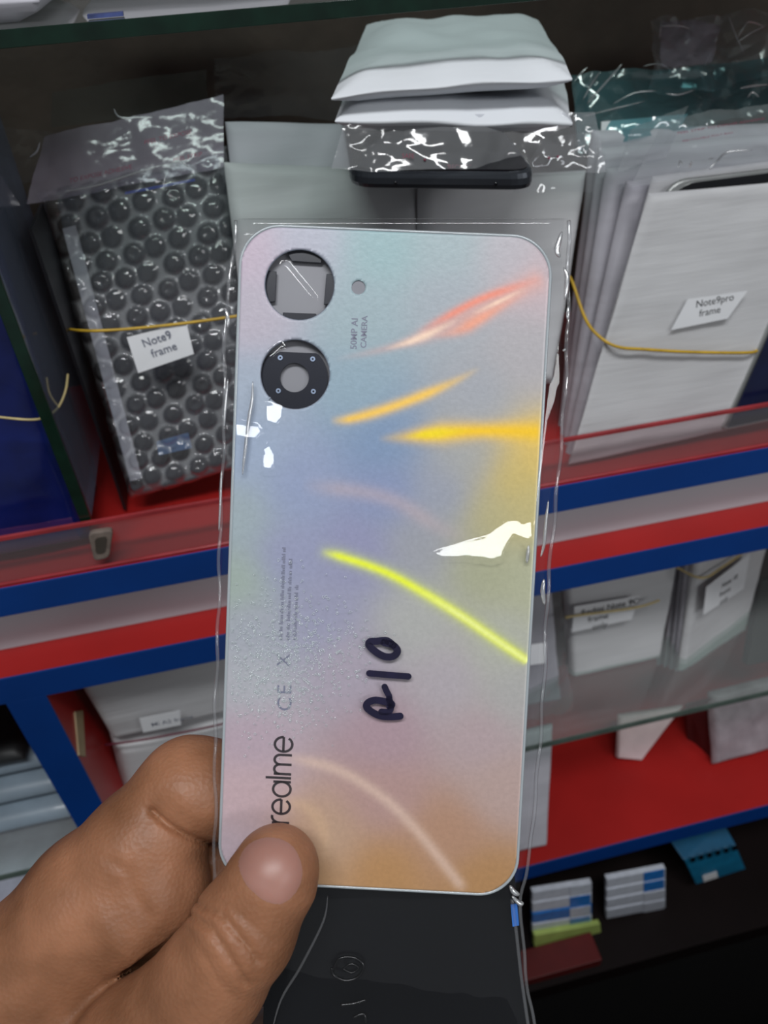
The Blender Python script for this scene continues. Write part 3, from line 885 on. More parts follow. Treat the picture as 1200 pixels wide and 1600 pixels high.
def onp(px, py, z=0.0):       # cover coordinates of a photo point
    r = ray(px, py)
    p = CAM + r * (((PC + EN * z - CAM) @ EN) / (r @ EN))
    d = p - PC
    return np.array([d @ EX, d @ EY])


def P3(px, py, z=0.0):
    return pl(*onp(px, py, z), z)


def srect(x, y, w_, h_, r):
    qx, qy = np.abs(x) - w_ / 2 + r, np.abs(y) - h_ / 2 + r
    return np.minimum(np.maximum(qx, qy), 0) + np.hypot(np.maximum(qx, 0), np.maximum(qy, 0)) - r


H1, H2 = onp(468, 445), onp(461, 585)
HR = 0.00865
FLH, FLR = onp(560, 449), 0.0017


def psdf(x, y):
    d = srect(x, y, PW, PH, PR)
    d = np.maximum(d, HR - np.hypot(x - H1[0], y - H1[1]))
    d = np.maximum(d, HR - np.hypot(x - H2[0], y - H2[1]))
    return np.maximum(d, FLR - np.hypot(x - FLH[0], y - FLH[1]))


step = 0.00045
xs = np.arange(-PW / 2 - 2 * step, PW / 2 + 2 * step, step)
ys = np.arange(-PH / 2 - 2 * step, PH / 2 + 2 * step, step)
X_, Y_ = np.meshgrid(xs, ys)
X_, Y_ = X_.copy(), Y_.copy()
for _ in range(3):
    d = psdf(X_, Y_)
    e = 1e-5
    gx = (psdf(X_ + e, Y_) - psdf(X_ - e, Y_)) / (2 * e)
    gy = (psdf(X_, Y_ + e) - psdf(X_, Y_ - e)) / (2 * e)
    k = np.abs(d) < 0.72 * step
    X_[k] -= (d * gx)[k]
    Y_[k] -= (d * gy)[k]
d = psdf(X_, Y_)
ins = d < 1e-5
ii = np.arange(X_.size).reshape(X_.shape)
ok = ins[:-1, :-1] & ins[:-1, 1:] & ins[1:, 1:] & ins[1:, :-1]
F_ = np.stack([ii[:-1, :-1][ok], ii[:-1, 1:][ok], ii[1:, 1:][ok], ii[1:, :-1][ok]], -1)
use = np.unique(F_)
remap = -np.ones(X_.size, int)
remap[use] = np.arange(use.size)
cx, cy = X_.ravel()[use], Y_.ravel()[use]

# pearl film colour: view-dependent sheen and lamp streaks painted in, plus its own arcs
KEY = [((395, 385), (205, 180, 200)), ((470, 375), (186, 188, 206)), ((600, 385), (150, 192, 196)), ((700, 385), (166, 190, 195)), ((800, 400), (192, 186, 194)),
       ((845, 430), (212, 182, 188)), ((390, 500), (196, 184, 200)), ((560, 500), (160, 186, 194)), ((700, 470), (172, 182, 192)), ((830, 560), (186, 180, 184)), ((390, 600), (168, 184, 205)),
       ((560, 600), (146, 178, 196)), ((600, 690), (122, 156, 198)), ((750, 620), (172, 176, 186)), ((390, 700), (160, 180, 210)), ((470, 760), (150, 166, 206)),
       ((600, 770), (136, 154, 202)), ((700, 770), (158, 166, 190)), ((800, 750), (224, 194, 72)), ((838, 710), (250, 206, 36)), ((770, 800), (200, 188, 120)), ((835, 790), (212, 194, 110)), ((735, 720), (176, 178, 178)), ((370, 810), (165, 184, 190)),
       ((370, 910), (168, 188, 172)), ((450, 870), (156, 160, 200)), ((560, 860), (152, 152, 196)), ((650, 850), (166, 168, 178)), ((760, 890), (180, 182, 140)), ((830, 900), (188, 190, 150)),
       ((390, 980), (172, 176, 190)), ((500, 960), (160, 160, 192)), ((650, 970), (186, 186, 180)), ((780, 1010), (188, 190, 172)), ((385, 1070), (184, 186, 194)),
       ((550, 1050), (180, 166, 184)), ((700, 1060), (186, 174, 182)), ((800, 1080), (182, 180, 176)), ((390, 1150), (196, 168, 184)), ((600, 1150), (186, 150, 162)),
       ((750, 1150), (192, 164, 168)), ((380, 1240), (212, 176, 182)), ((600, 1240), (196, 150, 142)), ((780, 1230), (198, 164, 154)), ((500, 1310), (208, 166, 132)),
       ((700, 1300), (198, 144, 106)), ((600, 1370), (204, 144, 66)), ((760, 1380), (198, 140, 66)), ((480, 1360), (206, 150, 80)), ((380, 1340), (206, 182, 196))]
kp = np.array([onp(*k_[0]) for k_ in KEY])
kc = np.array([lin(k_[1]) for k_ in KEY])
d2 = (cx[:, None] - kp[None, :, 0]) ** 2 + (cy[:, None] - kp[None, :, 1]) ** 2
wt = 1.0 / (d2 + 0.0075 ** 2) ** 2
wt = wt * np.exp(-d2 / (2 * 0.026 ** 2)) + 1e-12 * wt
colr = (wt[..., None] * kc[None]).sum(1) / wt.sum(1)[:, None]
colr = 0.92 * (0.75 * colr + 0.25 * colr.mean(1)[:, None])


def streak(pts, wid, c, fade=(0.15, 0.15), soft=1.0, amt=1.0, prof=None):
    """paint a lamp streak or faint film arc into the cover colour along a polyline of photo points"""
    global colr
    P = [onp(*p) for p in pts]
    if len(P) > 2:
        out = []
        for i in range(len(P) - 1):
            p0, p1, p2, p3 = P[max(i - 1, 0)], P[i], P[i + 1], P[min(i + 2, len(P) - 1)]
            for q_ in range(6):
                t = q_ / 6
                out.append(0.5 * (2 * p1 + (p2 - p0) * t + (2 * p0 - 5 * p1 + 4 * p2 - p3) * t * t + (3 * p1 - p0 - 3 * p2 + p3) * t ** 3))
        P = out + [P[-1]]
    P = np.array(P)
    seg = P[1:] - P[:-1]
    sl_ = np.hypot(*seg.T)
    cum = np.concatenate([[0], np.cumsum(sl_)])
    bd = np.full(cx.shape, 9.0)
    bt = np.zeros(cx.shape)
    for i in range(len(seg)):
        t = np.clip(((cx - P[i, 0]) * seg[i, 0] + (cy - P[i, 1]) * seg[i, 1]) / sl_[i] ** 2, 0, 1)
        dd = np.hypot(cx - P[i, 0] - t * seg[i, 0], cy - P[i, 1] - t * seg[i, 1])
        k_ = dd < bd
        bd = np.where(k_, dd, bd)
        bt = np.where(k_, (cum[i] + t * sl_[i]) / cum[-1], bt)
    ww = wid * 0.00016
    if prof:
        ww = ww * np.interp(bt, *prof)
    a = np.exp(-(bd / (ww * soft + 1e-6)) ** 2 * 1.2) * amt
    a *= np.clip(bt / max(fade[0], 1e-3), 0, 1) * np.clip((1 - bt) / max(fade[1], 1e-3), 0, 1)
    a = a[:, None]
    colr = colr * (1 - a) + np.array(lin(c))[None] * a


streak([(520, 562), (590, 548), (650, 530), (700, 508), (770, 474), (856, 430)], 15, (232, 168, 152), (0.4, 0.05), amt=0.55, prof=([0, .3, .6, 1], [.3, .5, 1.2, 1.3]))
streak([(600, 546), (640, 534), (680, 517), (720, 496)], 6.5, (255, 222, 196), (0.35, 0.45), prof=([0, .5, 1], [.4, 1, .6]))
streak([(650, 522), (700, 494), (750, 468), (800, 450), (850, 434)], 7, (252, 142, 112), (0.3, 0.35), amt=0.85)
streak([(675, 527), (715, 517), (750, 498), (790, 474), (830, 452)], 9, (250, 166, 134), (0.35, 0.5), amt=0.9, prof=([0, .35, 1], [.5, 1.2, .5]))
streak([(735, 492), (780, 471), (825, 449)], 3.5, (255, 216, 190), (0.45, 0.5))
streak([(515, 657), (545, 655), (600, 640), (660, 618), (710, 596), (752, 574)], 9, (255, 206, 92), (0.12, 0.35), prof=([0, .25, .6, 1], [.7, 1, 1.0, .5]))
streak([(590, 686), (640, 682), (700, 676), (760, 673), (845, 675)], 17, (255, 205, 30), (0.3, 0.02), prof=([0, .4, .65, 1], [.3, 1, .8, 1.1]))
streak([(630, 683), (680, 677), (740, 672)], 9, (255, 226, 20), (0.3, 0.5), prof=([0, .5, 1], [.4, 1, .5]))
streak([(470, 758), (560, 768), (620, 784), (680, 820), (740, 850)], 14, (196, 176, 178), (0.2, 0.3), amt=0.5)
streak([(490, 860), (530, 868), (600, 893), (660, 925), (720, 962), (780, 1003), (826, 1034)], 14, (214, 226, 80), (0.12, 0.05), amt=0.4)
streak([(500, 862), (530, 869), (600, 893), (660, 925), (720, 962), (780, 1003), (826, 1034)], 7, (246, 255, 60), (0.08, 0.01))
streak([(640, 914), (720, 962), (780, 1003), (826, 1034)], 4, (250, 255, 170), (0.4, 0.01), amt=0.8)
streak([(430, 1180), (520, 1200), (590, 1240), (640, 1285), (690, 1345), (728, 1395)], 10, (226, 196, 178), (0.15, 0.05), amt=0.65)
streak([(430, 1250), (480, 1262), (505, 1300), (508, 1350)], 12, (220, 186, 150), (0.2, 0.2), amt=0.4)

cover = thing('phone_back_cover', pl(0, -PH / 2, 0), 'pearl rainbow phone back cover with two camera holes held in the hand', 'phone cover')
panel = obj('back_panel', pl(cx, cy, 0), remap[F_], None and 0 or mat('tmp', (1, 1, 1)), cover)
panel.data.materials.clear()
ca = panel.data.color_attributes.new('pearl', 'FLOAT_COLOR', 'POINT')
ca.data.foreach_set('color', np.concatenate([colr, np.ones((len(colr), 1))], 1).ravel())


def pearl():
    mt, nt, b, out = nodes('pearl_film')
    N, L = nt.nodes.new, nt.links.new
    at_ = N('ShaderNodeAttribute')
    at_.attribute_name = 'pearl'
    mul = N('ShaderNodeMix')
    mul.data_type = 'RGBA'
    mul.blend_type = 'MULTIPLY'
    mul.inputs[0].default_value = 1.0
    L(at_.outputs['Color'], mul.inputs[6])
    tc = N('ShaderNodeTexCoord')
    n1 = N('ShaderNodeTexNoise')
    n1.inputs['Scale'].default_value = 900
    n1.inputs['Detail'].default_value = 3
    L(tc.outputs['Object'], n1.inputs['Vector'])
    rp = N('ShaderNodeValToRGB')
    rp.color_ramp.elements[0].position = 0.3
    rp.color_ramp.elements[1].position = 0.72
    rp.color_ramp.elements[0].color = (0.95, 0.95, 0.95, 1)
    rp.color_ramp.elements[1].color = (1.04, 1.04, 1.04, 1)
    L(n1.outputs['Fac'], rp.inputs[0])
    L(rp.outputs[0], mul.inputs[7])
    L(mul.outputs[2], b.inputs['Base Color'])
    b.inputs['Roughness'].default_value = 0.38
    b.inputs['Metallic'].default_value = 0.0
    b.inputs['Specular IOR Level'].default_value = 0.35
    bp_ = N('ShaderNodeBump')
    bp_.inputs['Strength'].default_value = 0.12
    bp_.inputs['Distance'].default_value = 0.0004
    L(n1.outputs['Fac'], bp_.inputs['Height'])
    L(bp_.outputs[0], b.inputs['Normal'])
    return mt


panel.data.materials.append(pearl())
sm = panel.modifiers.new('thickness', 'SOLIDIFY')
sm.thickness = 0.0007
sm.offset = -1.0


def outline(w_, h_, r, n=14):
    out = []
    for sx, sy, a0 in ((1, 1, 0), (-1, 1, 90), (-1, -1, 180), (1, -1, 270)):
        for i in range(n + 1):
            a = math.radians(a0 + 90 * i / n)
            out.append((sx * (w_ / 2 - r) + r * math.cos(a), sy * (h_ / 2 - r) + r * math.sin(a)))
    return out


RIM = mat('pale_cover_rim', (168, 176, 180), 0.2, var=0.03, spec=0.8, coat=0.5)
tube('edge_rim', [pl(x, y, -0.0002) for x, y in outline(PW + 0.0006, PH + 0.0006, PR)], 0.00042, RIM, cover, seg=8, sub=1, closed=True)


def circle(c, r, n, z):
    return [pl(c[0] + r * math.cos(2 * math.pi * i / n), c[1] + r * math.sin(2 * math.pi * i / n), z) for i in range(n)]


def ring(name, c, r0, r1, z0, z1, m_, parent, n=48, clip=None):
    def pt(rr, i, z):
        a = 2 * math.pi * i / n
        x, y = c[0] + rr * math.cos(a), c[1] + rr * math.sin(a)
        if clip is not None and y > clip:
            y = clip
        return pl(x, y, z)
    prof = [(r0, z0), (r0, z1), (r1, z1), (r1, z0)]
    vs = [pt(rr, i, z) for i in range(n) for rr, z in prof]
    fs = []
    for i in range(n):
        j = (i + 1) % n
        for s in range(4):
            t = (s + 1) % 4
            fs.append([i * 4 + s, j * 4 + s, j * 4 + t, i * 4 + t])
    return fix_normals(obj(name, vs, fs, m_, parent, smooth=False))


HOLEK = mat('black_plastic_ring', (12, 16, 32), 0.3, var=0.2, spec=0.4)
for c in (H1, H2):
    tube('hole_rim', circle(c, HR + 0.00005, 48, -0.0003), 0.00028, mat('grey_hole_rim', (120, 126, 140), 0.3), cover, seg=6, sub=1, closed=True)
# second hole: black lens holder with a round opening and four rivets
lc = onp(459, 589)
lh = ring('lens_holder', lc, 0.0036, 0.0083, -0.0024, -0.0012, HOLEK, cover, clip=lc[1] + 0.0062)
for px, py in ((437, 558), (488, 560), (434, 610), (489, 611)):
    c = onp(px, py)
    ring('rivet', c, 0.00025, 0.00062, -0.0013, -0.0009, mat('pale_rivet', (150, 165, 190), 0.3, metal=0.6), lh, n=16)
# first hole: four black tabs of adhesive and a grey see-through film behind
for qq in (((456, 408), (502, 411), (506, 380), (440, 380)), ((404, 474), (430, 471), (432, 424), (406, 421)),
           ((506, 476), (530, 474), (530, 428), (510, 428)), ((440, 515), (497, 515), (494, 490), (442, 488))):
    ps = [P3(px, py, -0.0012) for px, py in qq]
    slab('adhesive_tab', ps, 0.0006, HOLEK, cover, bev=0.0001)
bk = [P3(px, py, -0.0026) for px, py in ((405, 650), (530, 650), (530, 380), (405, 380))]
slab('backing_film', bk, 0.0003, mat('grey_backing', (132, 132, 138), 0.45, var=0.06), cover, bev=0)
ring('flash_window', FLH, 0.00001, FLR, -0.0005, -0.0003, mat('grey_window', (120, 120, 128), 0.4), cover, n=24)

# print on the cover, reading upwards
UPX = EY          # reading direction
UPY = -EX
PRINT = mat('charcoal_print', (54, 48, 52), 0.45)
# brand word drawn as thin round strokes
BW = onp(424, 1284)
xh = 0.00445
st = 0.00032


def W2(u, v):      # u along the word, v up from the baseline
    b0 = onp(452, 1286)
    return pl(b0[0] - v, b0[1] + u, 0.00008)


def ribbon(pts2, wd, m_, parent, name='letter', z=0.00008):
    P = [np.array(p) for p in pts2]
    vs, fs = [], []
    for i, p in enumerate(P):
        t = P[min(i + 1, len(P) - 1)] - P[max(i - 1, 0)]
        t = t / (np.linalg.norm(t) + 1e-12)
        nn = np.array([-t[1], t[0]])
        vs += [p + nn * wd / 2, p - nn * wd / 2]
    for i in range(len(P) - 1):
        fs.append([2 * i, 2 * i + 1, 2 * i + 3, 2 * i + 2])
    return vs, fs


def word(strokes, wd, name, m_, parent):
    V, F = [], []
    for s in strokes:
        vs, fs = ribbon(s, wd, None, None)
        F += [[x + len(V) for x in f] for f in fs]
        V += [W2(*v) for v in vs]
    return fix_normals(obj(name, V, F, m_, parent, smooth=False))


def arc(cx_, cy_, rx, ry, a0, a1, n=20):
    return [(cx_ + rx * math.cos(math.radians(a0 + (a1 - a0) * i / n)), cy_ + ry * math.sin(math.radians(a0 + (a1 - a0) * i / n))) for i in range(n + 1)]


r_ = xh / 2
u = 0.0
LET = []
LET.append(('letter', [[(u, 0), (u, xh)], arc(u + 0.0018, xh - 0.0021, 0.0018, 0.0021, 180, 75)]))
u += 0.0027


def let_e(u):
    c = u + r_
    return [[(u + 0.0001, r_), (u + 2 * r_, r_)], arc(c, r_, r_, r_, 0, 325)]


LET.append(('letter', let_e(u)))
u += 2 * r_ + 0.0009
LET.append(('letter', [arc(u + r_, r_, r_, r_, 0, 360, 28), [(u + 2 * r_, 0), (u + 2 * r_, xh)]]))
u += 2 * r_ + 0.0012
LET.append(('letter', [[(u, 0), (u, xh * 1.45)]]))
u += 0.0012
mw = 0.0029
LET.append(('letter', [[(u, 0), (u, xh)]] + [arc(u + mw / 2, xh - mw / 2 - 0.0001, mw / 2, mw / 2, 180, 0) + [(u + mw, 0)], arc(u + mw * 1.5, xh - mw / 2 - 0.0001, mw / 2, mw / 2, 180, 0) + [(u + 2 * mw, 0)]]))
u += 2 * mw + 0.0010
LET.append(('letter', let_e(u)))
u += 2 * r_
SC_ = np.linalg.norm(onp(452, 1152) - onp(452, 1286)) / u
for nm, ss in LET:
    word([[(a * SC_, b) for a, b in s] for s in ss], st * 2, nm, PRINT, cover)

FAINT = mat('faint_print', (120, 122, 142), 0.5)
for i, (px, y0, y1) in enumerate(((441, 1000, 855), (452, 1000, 870), (463, 1000, 915))):
    o_ = P3(px, y0, 0.0)
    L_ = np.linalg.norm(P3(px, y1, 0) - o_)
    V, F, t = [], [], 0.0
    while t < L_:          # the photo shows only a rhythm of illegible words
        wl_ = random.uniform(0.0010, 0.0030)
        for a in np.arange(t, min(t + wl_, L_), 0.00042):
            hgt = random.choice((0.0006, 0.0006, 0.0009))
            b0 = len(V)
            V += [o_ + EX * 0 + EY * a - EX * 0, o_ + EY * (a + 0.00026), o_ + EY * (a + 0.00026) - EX * hgt, o_ + EY * a - EX * hgt]
            F.append([b0, b0 + 1, b0 + 2, b0 + 3])
        t += wl_ + 0.0006
    obj('fine_print', [v + EN * 0.00008 for v in V], F, FAINT, cover, smooth=False)
for s_, px, py, sz in (('C', 455, 1112, 0.0052), ('E', 455, 1086, 0.0052), ('X', 452, 1042, 0.0046)):
    text('approval_mark', s_, P3(px, py, 0), UPX, UPY, sz, FAINT, cover, ext=0.00008)
for s_, px, py, sz in (('50MP AI', 557, 546, 0.0022), ('CAMERA', 572, 544, 0.0020)):
    text('camera_print', s_, P3(px, py, 0), UPX, UPY, sz, FAINT, cover, ext=0.00008, off=0.01)

# ------------------------------------------------------------------ clear sleeve round the cover
sleeve = thing('plastic_sleeve', pl(0, -PH / 2, 0.0015), 'clear plastic sleeve round the pearl phone cover, marked by hand', 'sleeve')
LE = [(340, 368), (420, 361), (480, 354), (600, 350), (800, 346), (1000, 339), (1200, 336), (1400, 334), (1600, 352), (1800, 370)]
RE = [(340, 890), (420, 887), (600, 886), (800, 866), (1000, 852), (1200, 842), (1330, 828), (1400, 812), (1500, 820), (1600, 834), (1800, 850)]


def edge(tab, py):
    return np.interp(py, [t[0] for t in tab], [t[1] for t in tab])


patches = [[(440, 414), (449, 411), (493, 466), (486, 470)], [(417, 557), (440, 535), (445, 543), (425, 563)],
           [(414, 630), (443, 630), (442, 655), (434, 668), (415, 660)],
           [(366, 658), (404, 664), (411, 676), (401, 690), (368, 685)],
           [(419, 688), (432, 722), (427, 737), (411, 736), (408, 716)],
           [(676, 864), (702, 851), (758, 838), (772, 824), (790, 811), (809, 808), (816, 818), (830, 810), (834, 842), (820, 846), (803, 838), (790, 858), (785, 872), (770, 877), (730, 872), (688, 874)]]
pin = np.array([[onp(*p, 0.0014) for p in pp] for pp in patches[:0]] or [])


def in_poly(x, y, poly):
    inside = np.zeros(x.shape, bool)
    dist = np.full(x.shape, 9.0)
    n = len(poly)
    for i in range(n):
        (x1, y1), (x2, y2) = poly[i], poly[(i + 1) % n]
        c = ((y1 > y) != (y2 > y)) & (x < (x2 - x1) * (y - y1) / (y2 - y1 + 1e-15) + x1)
        inside ^= c
        sx, sy = x2 - x1, y2 - y1
        t = np.clip(((x - x1) * sx + (y - y1) * sy) / (sx * sx + sy * sy), 0, 1)
        dist = np.minimum(dist, np.hypot(x - x1 - t * sx, y - y1 - t * sy))
    return np.where(inside, dist, -dist)


nu, nv = 190, 460
pyv = np.linspace(338, 1780, nv + 1)
Bx = np.zeros((nv + 1, nu + 1))
By = np.zeros_like(Bx)
for j, py in enumerate(pyv):
    a, b = onp(edge(LE, py), py, 0.001), onp(edge(RE, py), py, 0.001)
    t = np.linspace(0, 1, nu + 1)
    Bx[j] = a[0] + (b[0] - a[0]) * t
    By[j] = a[1] + (b[1] - a[1]) * t
eu = np.minimum(np.linspace(0, 1, nu + 1), 1 - np.linspace(0, 1, nu + 1))[None, :] * 0.082
pil = np.sqrt(np.clip(eu / 0.0045, 0, 1))
pilv = np.sqrt(np.clip(np.linspace(0, 1, nv + 1)[:, None] / 0.006, 0, 1))
wr = np.array([[noise.noise(Vector((x * 70, y * 28, 3.1))) + 0.5 * noise.noise(Vector((x * 160, y * 70, 7.7))) for x, y in zip(bx, by)] for bx, by in zip(Bx, By)])
base = (0.0013 + 0.00022 * wr) * pil * pilv - 0.0006 * (1 - pil * pilv)
hf = base.copy()
for pp in patches:
    poly = [onp(*p, 0.0014) for p in pp]
    cc = np.mean(poly, 0)
    p3 = pl(cc[0], cc[1], 0.0014)
    V_ = CAM - p3
    V_ /= np.linalg.norm(V_)
    L_ = LAMP - p3
    L_ /= np.linalg.norm(L_)
    Hh = V_ + L_
    Hh /= np.linalg.norm(Hh)
    g = -np.array([Hh @ EX, Hh @ EY]) / (Hh @ EN)
    dd = in_poly(Bx, By, poly)
    mask = 1 / (1 + np.exp(-(dd + 0.00015) / 0.0001))
    tilt = g[0] * (Bx - cc[0]) + g[1] * (By - cc[1])
    hf = hf * (1 - mask) + (0.0020 + tilt) * mask
PB = pl(Bx, By, hf)
idx = np.arange((nu + 1) * (nv + 1)).reshape(nv + 1, nu + 1)
fc = np.stack([idx[:-1, :-1], idx[1:, :-1], idx[1:, 1:], idx[:-1, 1:]], -1).reshape(-1, 4)
obj('front_skin', PB.reshape(-1, 3), fc.tolist(), BAGFILM, sleeve)
s4 = (slice(None, None, 4), slice(None, None, 4))
bx4, by4 = Bx[s4], By[s4]
hb = -0.0010 - 0.0026 * (pil * pilv)[:, ::4][::4] if False else (-0.0006 - 0.0030 * (np.sqrt(np.clip(eu / 0.006, 0, 1)) * pilv))[::4, ::4] + 0.0004 * wr[::4, ::4]
idx = np.arange(bx4.size).reshape(bx4.shape)
fc = np.stack([idx[:-1, :-1], idx[:-1, 1:], idx[1:, 1:], idx[1:, :-1]], -1).reshape(-1, 4)
obj('back_skin', pl(bx4, by4, hb).reshape(-1, 3), fc.tolist(), BAGFILM, sleeve)
# welded side seams, a little wavy
for tab, nm in ((LE, 1), (RE, -1)):
    pts = []
    for i, py in enumerate(np.linspace(345, 1700, 46)):
        wv = 1.6 * math.sin(i * 1.7) + 1.2 * math.sin(i * 0.63 + nm)
        pts.append(P3(edge(tab, py) + wv, py, 0.0002 + 0.0005 * math.sin(i * 2.3)))
    tube('side_seam', pts, 0.00045, SEAM, sleeve, seg=8, sub=3)
# raised creases that catch the lamps
CR = [([(878, 362), (873, 378), (870, 392), (875, 402)], .0007), ([(881, 418), (886, 432), (885, 452), (883, 468)], .0006), ([(888, 478), (887, 500)], .00045),
      ([(881, 545), (883, 549)], .0005), ([(857, 782), (853, 815), (850, 850), (845, 870)], .00045), ([(395, 596), (394, 625), (389, 655), (382, 715), (379, 742)], .0005),
      ([(352, 482), (356, 497), (355, 512)], .0005), ([(356, 592), (352, 632), (350, 668)], .0004), ([(346, 735), (344, 790), (342, 830)], .0003),
      ([(850, 905), (848, 925), (851, 945)], .0006), ([(826, 852), (823, 880)], .0005), ([(797, 1384), (803, 1394), (812, 1398)], .0007), ([(800, 1400), (812, 1412), (818, 1410)], .0006)]
for pts, r in CR:
    tube('crease', [P3(px, py, 0.0018) for px, py in pts], r, film('bright_crease', (0.95, 0.95, 0.96), 0.18, 0.35, 0.25, 0.0, power=2.0), sleeve, seg=8, sub=5, taper=True)

# tiny air bubbles trapped between sleeve and cover
V, F = [], []
rb = random.Random(5)
nb = 0
while nb < 1100:
    px, py = rb.gauss(435, 70), rb.gauss(1040, 62)
    if rb.random() < 0.25:
        px, py = rb.gauss(560, 110), rb.gauss(990, 60)
    if not (362 < px < 815 and 850 < py < 1200) or (px - 435) ** 2 / 130 ** 2 + (py - 1040) ** 2 / 130 ** 2 > rb.uniform(0.3, 2.2):
        continue
    c = onp(px, py, 0.0003)
    r0, z0 = rb.uniform(0.00018, 0.00042), rb.uniform(0.0003, 0.0006)
    b0 = len(V)
    for i in range(9):
        a = 2 * math.pi * i / 9
        for rr_, zz in ((r0, 0.0), (r0 * 0.72, 0.00016), (r0 * 0.5, 0.0)):
            V.append(pl(c[0] + rr_ * math.cos(a), c[1] + rr_ * math.sin(a), z0 + zz))
    for i in range(9):
        j = (i + 1) % 9
        F += [[b0 + i * 3, b0 + j * 3, b0 + j * 3 + 1, b0 + i * 3 + 1], [b0 + i * 3 + 1, b0 + j * 3 + 1, b0 + j * 3 + 2, b0 + i * 3 + 2]]
    nb += 1
ab = obj('air_bubbles', V, F, film('bubble_rings', (0.97, 0.98, 0.98), 0.15, 0.12, 0.30, 0.0, power=2.5, hazecol=(0.75, 0.85, 0.85)), sleeve)
ab['kind'] = 'stuff'

# hand-written marking on the sleeve (P-10 reading upwards)
WRT = [([(614, 1008), (604, 1001), (588, 1002), (578, 1003), (577, 1009), (588, 1019), (602, 1026), (615, 1025), (621, 1017), (614, 1008), (600, 1004)], 1.45),
       ([(577, 1052), (600, 1054), (638, 1057)], 1.3),
       ([(601, 1073), (604, 1080), (608, 1088), (608, 1094)], 1.25),
       ([(609, 1104), (612, 1100), (600, 1096), (586, 1094), (575, 1098), (573, 1105), (582, 1113), (596, 1119), (612, 1120), (625, 1119)], 1.45),
       ([(608, 1092), (611, 1104), (607, 1112), (596, 1112)], 1.3)]
for pts, r in WRT:
    P = [np.array(onp(px, py, 0.0022)) for px, py in pts]
    out = []
    for i in range(len(P) - 1):
        p0, p1, p2, p3 = P[max(i - 1, 0)], P[i], P[i + 1], P[min(i + 2, len(P) - 1)]
        for s in range(8):
            t = s / 8
            out.append(0.5 * (2 * p1 + (p2 - p0) * t + (2 * p0 - 5 * p1 + 4 * p2 - p3) * t * t + (3 * p1 - p0 - 3 * p2 + p3) * t ** 3))
    out.append(P[-1])
    wd = r * 0.00125
    vs, fs = ribbon(out, wd, None, None)
    for e_, sgn in ((0, -1), (-1, 1)):           # round ends
        t = out[1] - out[0] if e_ == 0 else out[-1] - out[-2]
        a0 = math.atan2(t[1], t[0]) + (math.pi / 2 if e_ == 0 else -math.pi / 2)
        b0 = len(vs)
        vs += [out[e_] + wd / 2 * np.array([math.cos(a0 + math.pi * i / 8), math.sin(a0 + math.pi * i / 8)]) for i in range(9)]
        fs.append(list(range(b0, b0 + 9)))
    fix_normals(obj('marker_stroke', [pl(v[0], v[1], 0.0022) for v in vs], fs, MARK, sleeve, smooth=False))

# ------------------------------------------------------------------ black cover behind it
bc = thing('black_phone_cover', dep(600, 1600, 0.195), 'black glossy phone cover behind and below the pearl one', 'phone cover')
BKM = mat('black_gloss', (7, 8, 12), 0.5, var=0.15, vs=40, spec=0.05)
bqd = [dep(405, 1780, 0.1985), dep(838, 1790, 0.1985), dep(799, 1300, 0.2035), dep(420, 1300, 0.2035)]
round_plate('back_panel', bqd, 0.0012, 0.006, BKM, bc, bev=0.0004)
GH = mat('reflected_mark_black', (5, 5, 7), 0.25)  # reflection of the marker writing, modelled as dark strokes on the black cover
for pts, r in (([(520, 1516), (530, 1498), (552, 1496), (568, 1508), (560, 1526), (540, 1532), (522, 1524), (518, 1512)], .0004), ([(536, 1514), (548, 1506), (560, 1512), (550, 1520), (536, 1514)], .0003),
               ([(532, 1570), (552, 1568), (572, 1562)], .0005), ([(552, 1590), (568, 1584), (572, 1598)], .0005)):
    tube('reflected_mark', [dep(px, py, 0.2008 - (py - 1400) * 0.0000125) for px, py in pts], r, GH, bc, seg=6, sub=5)
sheet('wrap_film', [dep(395, 1760, 0.1955), dep(845, 1770, 0.1955), dep(815, 1404, 0.2005), dep(480, 1398, 0.2000)], WRAPF, bc, nu=50, nv=40, amp=0.0012, scale=40, seed=200)
tube('wrap_crease', [dep(px, py, 0.1965) for px, py in ((512, 1400), (505, 1440), (470, 1510), (440, 1560), (425, 1610))], 0.0004, SEAM, bc, seg=6, taper=True)
tube('wrap_crease', [dep(px, py, 0.1975) for px, py in ((800, 1405), (806, 1450), (815, 1530), (828, 1620))], 0.0005, SEAM, bc, seg=6)
slab('blue_tab', [dep(801, 1448, 0.1972), dep(811, 1446, 0.1972), dep(808, 1412, 0.1975), dep(798, 1414, 0.1975)], 0.0004, mat('blue_tab_film', (50, 110, 190), 0.3), bc, bev=0)


# ------------------------------------------------------------------ the hand
def cpt(px, py, z):
    return np.array([(px - 600) / FOC * z, (800 - py) / FOC * z, z])


def bone(P, a, ra, b, rb):
    a, b = np.asarray(a), np.asarray(b)
    ab = b - a
    t = np.clip(((P - a) @ ab) / (ab @ ab), 0, 1)
    return np.linalg.norm(P - a - t[..., None] * ab, axis=-1) - (ra + (rb - ra) * t)


def smin(a, b, k):
    h = np.clip(0.5 + 0.5 * (b - a) / k, 0, 1)
    return b * (1 - h) + a * h - k * h * (1 - h)


def J(px, py, z, r):
    return (cpt(px, py, z), r * z / FOC)


